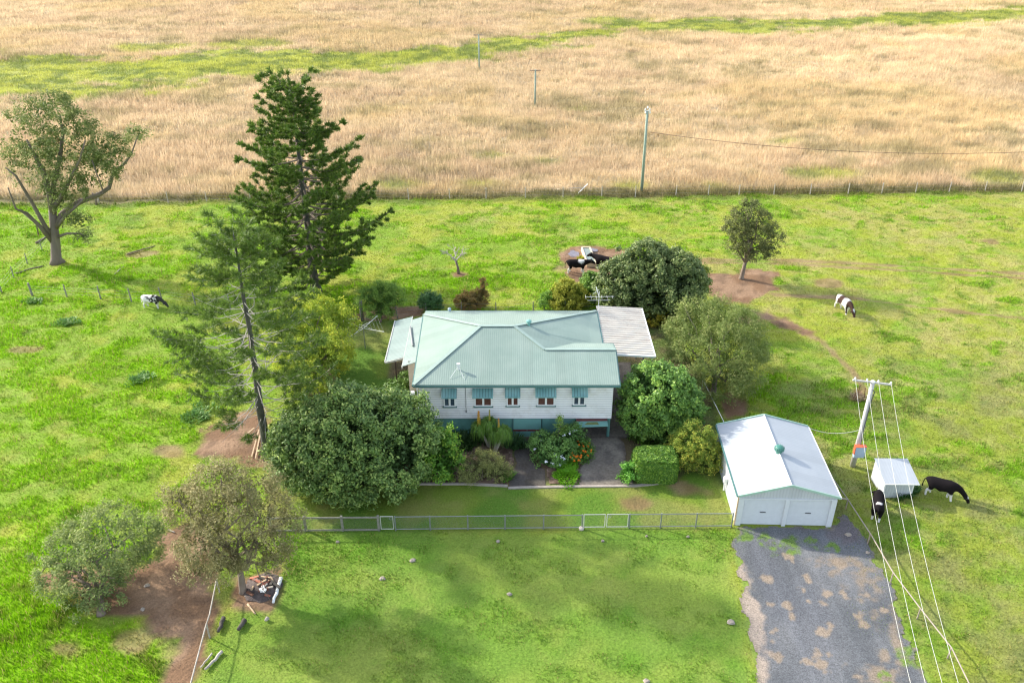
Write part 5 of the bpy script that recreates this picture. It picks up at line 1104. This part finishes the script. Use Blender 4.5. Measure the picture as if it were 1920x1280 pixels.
# the pole itself leans a little
pe = empty("power_pole", pp, 0, "leaning grey timber power pole with crossarm beside the small shed", "power pole"); b = Vector(pp)
m = MB(); m.tube([Vector((0, 0, -.2)), (ptop - b) * .5 + Vector((.03, 0, 0)), ptop - b], [.19, .16, .13], 12); m.build("pole", M['polewood'], pe, True)
m = MB(); m.lathe([(.15, 0), (.16, .05), (.05, .12)], ptop - b, 10); m.build("pole_cap", M['white'], pe)
ca = PY(1599, 712, pp.y + .1); cb = PY(1672, 721, pp.y - .15)
m = MB(); m.beam(ca - b, cb - b, .10, .10); arm = m.build("crossarm", M['polewood'], pe)
wtops = []
for px_ in (1602.5, 1625, 1646, 1669.5):
    t_ = (px_ - 1599) / (1672 - 1599); q_ = ca.lerp(cb, t_); m = MB(); m.lathe([(.03, 0), (.06, .04), (.06, .09), (.045, .11), (.06, .13), (.03, .18)], q_ - b + Vector((0, -.02, .05)), 9); m.build("insulator", M['white'], arm); wtops.append(q_ + Vector((0, -.02, .16)))
for k in range(7):
    m = MB(); z = (.95 - k * .09); c = (ptop - b) * z; m.tube([c + Vector((.1, -.05, 0)), c + Vector((.26, -.1, 0))], .014, 4); m.build("step_bolt", M['steel'], pe)
m = MB(); bc = PY(1611, 845, pp.y - .35) - b; m.box(bc.x - .34, bc.x + .36, bc.y - .18, bc.y + .12, bc.z - .45, bc.z + .42); bx_ = m.build("meter_cabinet", M['boxblue'], pe)
m = MB(); m.box(bc.x - .37, bc.x + .39, bc.y - .2, bc.y + .14, bc.z + .422, bc.z + .46); m.box(bc.x - .38, bc.x - .342, bc.y - .16, bc.y + .1, bc.z - .2, bc.z + .42); m.build("trim", M['boxred'], bx_)
m = MB(); m.tube([(ptop - b) * .93 + Vector((0, -.16, 0)), (ptop - b) * .9 + Vector((.22, -.1, 0)), (ptop - b) * .8 + Vector((.1, -.18, 0)), (ptop - b) * .45 + Vector((.05, -.2, 0)), (bc + Vector((0, 0, .5)))], .03, 5); m.build("cable", M['tarp'], pe)
def wire(name, a, b, sag, r, mat, label, n=24):
    e = MB(); pts = [Vector(a).lerp(Vector(b), i / n) + Vector((0, 0, -sag * 4 * (i / n) * (1 - i / n))) for i in range(n + 1)]; e.tube(pts, r, 5)
    return T(e.build(name, M[mat], None, True), label, "wire")
ends = [(1711, 1280), (1740, 1280), (1773, 1280), (1805, 1280)]
wl = ["leftmost of the four pale wires coming down from the crossarm", "second from left of the four pale crossarm wires", "third from left of the four pale crossarm wires", "rightmost of the four pale wires from the crossarm"]
for tq, en, lb in zip(wtops, ends, wl):
    g_ = G(en[0], en[1], 6.0); d = (g_ - tq); far = tq + d * 1.45; wire("power_line", tq, Vector((far.x, far.y, tq.z)), .0 + 1.6, .012, 'wire', lb)
wire("service_line", PY(1611, 806, pp.y), G(1507, 797, 2.5), .45, .018, 'wire', "thin service wire sagging from the pole to the garage's back corner")
def pole(name, px, py, toppy, r, label, arm, mat='greenpole', lean=0):
    p = G(px, py); t_ = PY(px + lean, toppy, p.y); e = empty(name, p, 0, label, "power pole", None); m = MB(); tv = t_ - p; m.tube([Vector((0, 0, -.2)), tv], [r, r * .75], 9); m.build("pole", M[mat], e, True)
    if arm: m = MB(); m.beam(tv + Vector((-arm, 0, -.1)), tv + Vector((arm, 0, -.1)), .14, .14); m.build("crossarm", M['bark'], e)
    return e, tv, p
e, tv, p = pole("power_pole", 1203, 358, 208, .19, "tall pale power pole standing in the field fence line", 0, lean=11)
m = MB()
for dz, dx in ((0, -.25), (0, .25), (-.35, -.2), (-.35, .3), (.25, 0)): m.lathe([(.05, 0), (.1, .1), (.1, .2), (.05, .3)], tv + Vector((dx, 0, dz)), 8)
m.beam(tv + Vector((-.35, 0, 0)), tv + Vector((.35, 0, 0)), .08, .08); m.build("insulator_bracket", M['white'], e)
a = PY(1219, 248, p.y); b2_ = PY(1925, 292, p.y + 2.); far = a + (b2_ - a) * 1.7; far.z = a.z; wire("power_line", a, far, 3.15, .03, 'wiredark', "long dark wire sagging across the dry field to the right")
pole("power_pole", 1003, 200, 131, .17, "middle distance pole with short crossarm in the dry field", .85, lean=1)
pole("power_pole", 898.5, 132, 65, .17, "farther pole with short crossarm, left of the middle distance one", .95, lean=-1)
pole("power_pole", 787, 16, -60, .17, "farthest pole, its foot just showing at the top edge of the field", 1.0)

# ------------------------------------------------------------------ yard things
# rotary clothes line
p = G(685, 653); cl = empty("clothes_line", p, R(12), "rotary clothes line on the back lawn left of the house", "clothes line")
m = MB(); m.tube([(0, 0, -.1), (0, 0, 2.25)], .035, 8); m.build("mast", M['steel'], cl)
for k in range(4):
    a = k * math.pi / 2 + .9; m = MB(); m.tube([(0, 0, 1.95), (2.1 * math.cos(a), 2.1 * math.sin(a), 2.15)], .024, 6); m.tube([(0, 0, 2.25), (1.1 * math.cos(a), 1.1 * math.sin(a), 2.06)], .012, 4); m.build("arm", M['white'], cl)
for rr in (.9, 1.3, 1.7, 2.05):
    m = MB(); m.tube([(rr * math.cos(k * math.pi / 2 + .9), rr * math.sin(k * math.pi / 2 + .9), 1.96 + rr * .09) for k in range(5)], .005, 3); m.build("line", M['wire'], cl)
q = MB(); p = G(660, 604); q.box(p.x - .45, p.x + .45, p.y - .3, p.y + .3, 0, .35); q.box(p.x - .35, p.x + .3, p.y - .22, p.y + .2, .352, .40, 1); T(q.build("garden_box", [M['tarp'], M['white']]), "low dark box with a white lid by the thick timber post", "box")
q = MB(); p = G(733, 737); q.slab([(p.x - .7, p.y - .3, .12), (p.x + .9, p.y - .3, .12), (p.x + .9, p.y + .35, .12), (p.x - .7, p.y + .35, .12)], .1); T(q.build("timber_platform", M['rust']), "flat reddish brown timber platform beside the path left of the house", "platform")
# corrugated iron sheet by the hoop pine
q = MB(); c0 = G(504, 812); vs = []; fs = []
for i in range(41):
    xx = i * .03; vs += [(c0.x + xx, c0.y, .32 + .015 * math.sin(i * 1.57)), (c0.x + xx, c0.y - .95, .12 + .015 * math.sin(i * 1.57))]
for i in range(40): fs.append((2 * i, 2 * i + 1, 2 * i + 3, 2 * i + 2))
q.add(vs, fs); q.box(c0.x + .05, c0.x + 1.15, c0.y - .85, c0.y - .05, .0, .1)
T(q.build("corrugated_iron_sheet", M['steel']), "sheet of corrugated iron on the ground right of the half dead pine", "metal sheet")
for (a, b_, la) in (((472, 857), (486, 808), "longest pale plank lying left of the half dead pine's foot"), ((479, 860), (488, 818), "second pale plank just right of the longest one by the pine's foot"), ((456, 820), (477, 805), "short crooked stick on the bare soil left of the pine")):
    q = MB(); q.beam(G(*a) + Vector((0, 0, .05)), G(*b_) + Vector((0, 0, .14)), .09, .04); T(q.build("timber_plank", M['planks']), la, "plank")
# trough
tr = empty("water_trough", G(1102, 493), 0, "long concrete water trough with two cows drinking", "trough"); b = tr.location
P0, P1, P2, P3 = G(1091, 463, .5), G(1106, 463, .5), G(1118, 492, .5), G(1101, 492, .5)
m = MB()
for a, c in ((P0, P3), (P1, P2)): m.beam(a - b + Vector((0, 0, -.25)), c - b + Vector((0, 0, -.25)), .13, .5)
for a, c in ((P0, P1), (P3, P2)): m.beam(a - b + Vector((0, 0, -.252)), c - b + Vector((0, 0, -.252)), .13, .49)
m.build("basin", mat_plain("cream_concrete", (.62, .52, .38), .85, .12), tr)
m = MB(); m.add([p_ - b + Vector((0, 0, -.08)) for p_ in (P0, P3, P2, P1)], [(0, 1, 2, 3)]); m.build("water", M['water'], tr)
strappy("trough_weed", G(1089, 488), .32, .55, 160, (.25, .30, .02), (.50, .48, .03), "yellow green weeds growing along the trough's left side", 95, .03, .4)
def puddle(px, py, rx, ry, nm, lb=None):
    p = G(px, py); m = MB(); m.add([(p.x + rx * math.cos(i * .524) * (1 + .2 * math.sin(i * 2.3)), p.y + ry * math.sin(i * .524) * (1 + .2 * math.cos(i * 1.7)), .075) for i in range(12)], [tuple(range(12))]); return T(m.build(nm, mat_plain("muddy_water", (.16, .14, .16), .08, .3)), kind="structure")
puddle(1076, 477, .55, .9, "puddle"); puddle(1112, 470, .5, .5, "puddle")

# tree guard stump thing by the pole
e = empty("tree_guard", G(1608, 748), 0, "broken rusty tree guard round a dry clump behind the power pole", "tree guard")
for dx, dy in ((-.42, -.2), (.45, -.15), (.1, .35)): m = MB(); m.tube([(dx, dy, 0), (dx * .7, dy * .7, 1.15)], .03, 5); m.build("stake", M['rust'], e)
m = MB()
for z in (.5, 1.0): m.tube([(-.42 * (1 - z * .26), -.2, z), (.45 * (1 - z * .26), -.15, z), (.1, .32, z), (-.42 * (1 - z * .26), -.2, z)], .012, 4)
m.build("hoop", M['rust'], e)
strappy("dry_clump", G(1608, 748), .55, .35, 300, (.35, .26, .14), (.50, .38, .22), "pale dry grass clump inside the rusty tree guard", 96, .02, .9)
# weeds on the left slope
for i, (px_, py_, rr, lb) in enumerate([(372, 778, 1.3, "leafy green weed patch left of the half dead pine"), (262, 712, .9, "dark green weed patch in the middle of the left paddock"), (125, 605, .9, "blue green weed clump in the left paddock nearest the post row"), (62, 566, .7, "dark weed clump below the thick corner post")]):
    strappy("leafy_weed", G(px_, py_), rr, .28, int(420 * rr), (.08, .20, .035), (.17, .34, .06), lb, 200 + i, .04, .8)

# rubbish heap
GRP = "broken timber and bricks in the rubbish heap"
def Z5(a, b): return (440 + a / 9.14, 1040 + b / 9.14)
hp = Z5(480, 560); rs = random.Random(8); hc = G(*hp)
m = MB(); m.lathe([(1.2, 0), (.85, .12), (.5, .25), (.1, .3)], (hc.x, hc.y, 0), 26); m.v = [((x_ - hc.x) * (.75 + .4 * float(fbm(np.array([x_ * 3.]), np.array([y_ * 3.]), 1., 3)[0])) + hc.x, (y_ - hc.y) * (.65 + .5 * float(fbm(np.array([y_ * 3.]), np.array([x_ * 3.]), 1., 5)[0])) + hc.y, z_ + .04) for x_, y_, z_ in m.v]; T(m.build("ash_heap", mat_plain("dark_ash", (.09, .07, .065), .95, .4, 6., bump=.8)), "mound of dark ash under the heap of broken timber", "ash heap")
for i in range(26):
    a = rs.uniform(0, 6.28); r_q = rs.uniform(0, 1.1); L = rs.uniform(.25, .7); c = Vector((hc.x + r_q * math.cos(a), hc.y + r_q * math.sin(a) * .9, .14 + .22 * (1.1 - r_q) + rs.uniform(0, .08)))
    m = MB(); m.obox(c, (L, rs.uniform(.07, .16), rs.uniform(.05, .1)), Matrix.Rotation(rs.uniform(0, 3.14), 3, 'Z') @ Matrix.Rotation(rs.uniform(-.35, .35), 3, 'Y'))
    o = m.build("timber_offcut", M[rs.choice(['brick', 'brick', 'deadwood', 'planks', 'rust', 'charred'])]); T(o, "short broken piece in the rubbish heap under the grey tree", "debris", GRP)
for (a, b_) in (((497, 615), (510, 655)), ((455, 660), (480, 710)), ((545, 665), (510, 715))):
    m = MB(); m.beam(G(*Z5(*a)) + Vector((0, 0, .4)), G(*Z5(*b_)) + Vector((0, 0, .38)), .14, .1); T(m.build("white_block", M['white']), "small white block on the front of the rubbish heap", "block", "white blocks on the rubbish heap")
def log(name, a, b_, r, mat, label, cat='log', z=.0):
    A, B = G(*a), G(*b_); A.z = B.z = r * .9 + z; rs_ = np.random.RandomState(int(a[0])); m = MB(); pts = bent(A, B, 5, rs_, 0, .03); m.tube(pts, [r * (1 - .06 * i) for i in range(6)], 8); T(m.build(name, M[mat], None, True), label, cat)
log("white_log", Z5(800, 410), Z5(665, 835), .11, 'white', "long white painted log right of the rubbish heap")
log("thin_branch", Z5(730, 480), Z5(610, 720), .04, 'planks', "thin branch between the rubbish heap and the long white log", 'branch')
log("timber_plank", Z5(175, 720), Z5(290, 640), .035, 'deadwood', "thin pale stick at the left side of the rubbish heap", 'stick')
log("timber_plank", Z5(225, 850), Z5(360, 1015), .06, 'planks', "split timber pointing down from below the rubbish heap", 'plank')
log("charred_log", (460, 1164), (447, 1183), .14, 'charred', "charred black log on the grass, right one of two")
log("charred_log", (420, 1160), (410, 1186), .13, 'charred', "charred black log on the grass, nearer the white rail fence")
log("grey_stone", Z5(570, 1100), Z5(535, 1145), .12, 'deadwood', "small grey block on the grass below the rubbish heap", 'block')
log("fallen_branch", (417, 1222), (385, 1256), .09, 'barkpale', "bleached fallen branch lying beside the bottom left rail fence", 'branch')
log("fallen_branch", (398, 1225), (376, 1252), .05, 'barkpale', "thinner bleached branch lying against the rail fence's foot", 'branch')
log("fallen_branch", (238, 478), (290, 462), .07, 'bark', "fallen branch with bark on the slope right of the gum tree", 'branch')
log("fallen_branch", (30, 514), (82, 500), .09, 'bark', "long fallen limb on the grass below the gum tree", 'branch')
log("fallen_branch", (68, 457), (88, 445), .12, 'bark', "short thick fallen limb just behind the gum tree's trunk", 'branch')
log("fallen_branch", (215, 515), (232, 501), .06, 'deadwood', "small grey fallen stick lying in the gum tree's shadow", 'branch')
log("fallen_branch", (315, 993), (328, 998), .04, 'barkpale', "short bleached stick at the top of the bare red soil", 'branch')
# dung pats
M['rock'] = mat_plain('pale_dung', (.33, .28, .23), .95, .3, 8., bump=.6)
GD_ = "dry pale dung pats scattered on the grass"
rs = random.Random(2)
for px_, py_, s in ((955, 1114, .22), (717, 1085, .27), (1370, 1167, .33), (774, 1051, .28), (934, 1016, .2), (633, 1017, .2), (1130, 1015, .18), (276, 1098, .25), (268, 1143, .2), (1712, 858 + 60, .2), (1792, 909, .22), (1627, 1037, .2), (1590, 1003, .3), (1212, 1277, .25), (1290, 1007, .16), (1212, 1006, .12)):
    p = G(px_, py_); m = MB(); k = 9; s *= .75
    vs = [(p.x + s * math.cos(i * 6.283 / k) * rs.uniform(.7, 1.15), p.y + s * math.sin(i * 6.283 / k) * rs.uniform(.6, 1.0), .05) for i in range(k)] + [(p.x + s * .55 * math.cos(i * 6.283 / k), p.y + s * .5 * math.sin(i * 6.283 / k), .05 + rs.uniform(.05, .11)) for i in range(k)] + [(p.x, p.y, .13)]
    m.add(vs, [(i, (i + 1) % k, k + (i + 1) % k, k + i) for i in range(k)] + [(k + i, k + (i + 1) % k, 2 * k) for i in range(k)]); T(m.build("dung_pat", M['rock']), "small pale dry dung pat lying on the ground", "dung", GD_)

# ------------------------------------------------------------------ cows
def mat_hide():
    m, t, N, L, p = new_mat("cow_hide"); at = N.new("ShaderNodeAttribute"); at.attribute_name = "Col"; L.new(at.outputs['Color'], p.inputs['Base Color']); p.inputs['Roughness'].default_value = .8; p.inputs['Specular IOR Level'].default_value = .08; return m
M['hide'] = mat_hide()
def cow(pos, rz, label, colf, graze=True, step=0., s=1.0, turn=0.):
    nodes = {}; edges = []; V = []; Rr = []
    def nd(k, p, r): nodes[k] = len(V); V.append(Vector(p)); Rr.append(r if hasattr(r, '__len__') else (r, r))
    nd('pel', (-.60, 0, 1.14), (.33, .31)); nd('rump', (-.90, 0, 1.17), (.28, .27)); nd('mid', (-.12, 0, 1.06), (.36, .36)); nd('ch', (.40, 0, 1.06), (.33, .36)); nd('wi', (.68, 0, 1.16), (.26, .31))
    E = [('pel', 'rump'), ('pel', 'mid'), ('mid', 'ch'), ('ch', 'wi')]
    if graze:
        nd('n1', (.98, turn * .1, 1.02), (.16, .23)); nd('n2', (1.20, turn * .3, .80), (.12, .16)); nd('po', (1.40, turn * .4, .62), (.16, .15)); nd('fa', (1.53, turn * .45, .40), (.12, .12)); nd('mu', (1.64, turn * .5, .18), (.11, .10))
        er = (1.36, turn * .4, .66); ez = .0
    else:
        nd('n1', (.98, turn * .1, 1.22), (.18, .24)); nd('n2', (1.20, turn * .3, 1.28), (.14, .18)); nd('po', (1.38, turn * .4, 1.30), (.15, .17)); nd('fa', (1.54, turn * .5, 1.16), (.12, .13)); nd('mu', (1.70, turn * .6, 1.02), (.105, .11)); er = (1.34, turn * .4, 1.38)
    E += [('wi', 'n1'), ('n1', 'n2'), ('n2', 'po'), ('po', 'fa'), ('fa', 'mu')]
    for sgn, nm in ((1, 'l'), (-1, 'r')):
        st = step * sgn
        nd('h1' + nm, (-.66, .20 * sgn, .80), (.19, .24)); nd('h2' + nm, (-.60 + st * .3, .21 * sgn, .62), (.14, .17)); nd('h3' + nm, (-.80 + st * .6, .20 * sgn, .46), (.085, .09)); nd('h4' + nm, (-.76 + st, .20 * sgn, .14), (.068, .068)); nd('h5' + nm, (-.73 + st, .20 * sgn, .03), (.085, .085))
        E += [('pel', 'h1' + nm), ('h1' + nm, 'h2' + nm), ('h2' + nm, 'h3' + nm), ('h3' + nm, 'h4' + nm), ('h4' + nm, 'h5' + nm)]
        nd('f1' + nm, (.50, .19 * sgn, .74), (.15, .18)); nd('f2' + nm, (.50 - st * .5, .17 * sgn, .42), (.088, .09)); nd('f3' + nm, (.50 - st, .17 * sgn, .12), (.068, .068)); nd('f4' + nm, (.53 - st, .17 * sgn, .03), (.085, .085))
        E += [('ch', 'f1' + nm), ('f1' + nm, 'f2' + nm), ('f2' + nm, 'f3' + nm), ('f3' + nm, 'f4' + nm)]
        nd('e' + nm, (er[0] - .02, er[1] + .16 * sgn, er[2]), (.07, .045)); nd('ee' + nm, (er[0] - .06, er[1] + .34 * sgn, er[2] - .03), (.045, .08)); E += [('po', 'e' + nm), ('e' + nm, 'ee' + nm)]
    nd('t1', (-1.10, 0, 1.18), (.04, .04)); nd('t2', (-1.17, .02, .85), (.025, .025)); nd('t3', (-1.16, .03, .50), (.05, .05)); E += [('rump', 't1'), ('t1', 't2'), ('t2', 't3')]
    me = bpy.data.meshes.new("body_skeleton"); me.from_pydata([v[:] for v in V], [(nodes[a], nodes[b]) for a, b in E], [])
    o = bpy.data.objects.new("cow_tmp", me); COL.objects.link(o)
    sk = o.modifiers.new("s", 'SKIN'); sk.use_smooth_shade = True
    for i, d in enumerate(me.skin_vertices[0].data): d.radius = Rr[i]; d.use_root = (i == 0)
    sd = o.modifiers.new("d", 'SUBSURF'); sd.levels = 2; sd.render_levels = 2
    dg = bpy.context.evaluated_depsgraph_get(); m2 = bpy.data.meshes.new_from_object(o.evaluated_get(dg)); bpy.data.objects.remove(o)
    co = np.empty(len(m2.vertices) * 3); m2.vertices.foreach_get("co", co); co = co.reshape(-1, 3)
    col = colf(co); a = m2.color_attributes.new("Col", 'FLOAT_COLOR', 'POINT'); cc = np.ones((len(co), 4)); cc[:, :3] = col; a.data.foreach_set("color", cc.ravel()); m2.materials.clear(); m2.materials.append(M['hide']); m2.name = "cow"
    o = bpy.data.objects.new("cow", m2); COL.objects.link(o); o.location = pos; o.rotation_euler = (0, 0, rz); o.scale = (s, s, s)
    return T(o, label, "cow", "dairy cows in the paddocks")
BK = np.array((.010, .008, .009)); WH = np.array((.72, .69, .66)); BR = np.array((.06, .035, .028))
def mixc(m): return BK[None] * (1 - m[:, None]) + WH[None] * m[:, None]
def black_cow(whites, legz=.58):
    def f(co):
        m = sstep(legz + .05, legz - .05, co[:, 2]) * (np.abs(co[:, 0]) < 1.0)
        for (x, y, z, r) in whites: m = np.maximum(m, sstep(r, r * .8, np.sqrt((co[:, 0] - x) ** 2 + ((co[:, 1] - y) * .6) ** 2 + (co[:, 2] - z) ** 2)))
        return mixc(np.clip(m, 0, 1))
    return f
def speckled(co):
    n = fbm(co[:, 0] * 1 + co[:, 1] * .6, co[:, 2] + co[:, 1] * .4, .16, 3, 3); m = 1 - sstep(.52, .58, n + .25 * (co[:, 0] - .1)) * (co[:, 2] > .6) * (co[:, 0] > -.5); m = np.where(co[:, 0] > .75, .06, m); return mixc(m)
def patched(co):
    m = np.ones(len(co)); n = fbm(co[:, 0], co[:, 2] + co[:, 1], .35, 5, 2)
    m = np.where((co[:, 0] > -.55) & (co[:, 0] < .05) & (co[:, 2] > .75) & (co[:, 1] < .2 + n * .3), 0, m); m = np.where((co[:, 0] > .60) & (co[:, 2] > .2), 0, m); m = np.where((np.hypot(co[:, 0] - 1.38, co[:, 1]) < .09) & (co[:, 2] > .3), 1, m)
    return BR[None] * (1 - m[:, None]) + WH[None] * m[:, None]
cow(G(288, 577), R(-8), "white cow with black speckles grazing in the left paddock", speckled, True, .1, .92)
cow(G(1082, 512), R(-3), "black cow with white legs standing side on at the trough", black_cow([(.35, 0, 1.35, .3), (-.1, 0, .62, .15)]), False, .08, 1.05)
cow(G(1130, 505), R(155), "black cow behind the trough with its head over the water", black_cow([(.7, 0, .9, .15)], .3), False, .05, 1.05, -.2)
cow(G(1580, 584), R(-72), "white and dark brown cow walking down the right paddock", patched, True, .18, 1.0)
cow(G(1762, 932), R(-28), "black cow with white hind legs grazing right of the small shed", black_cow([(-.5, 0, .62, .2), (1.46, 0, .58, .10)], .62), True, .12, 1.02)
cow(G(1641, 963), R(68), "black cow seen from behind, left of the small shed", black_cow([(-.62, .0, 1.4, .13)], .42), True, .08, 1.0, .3)
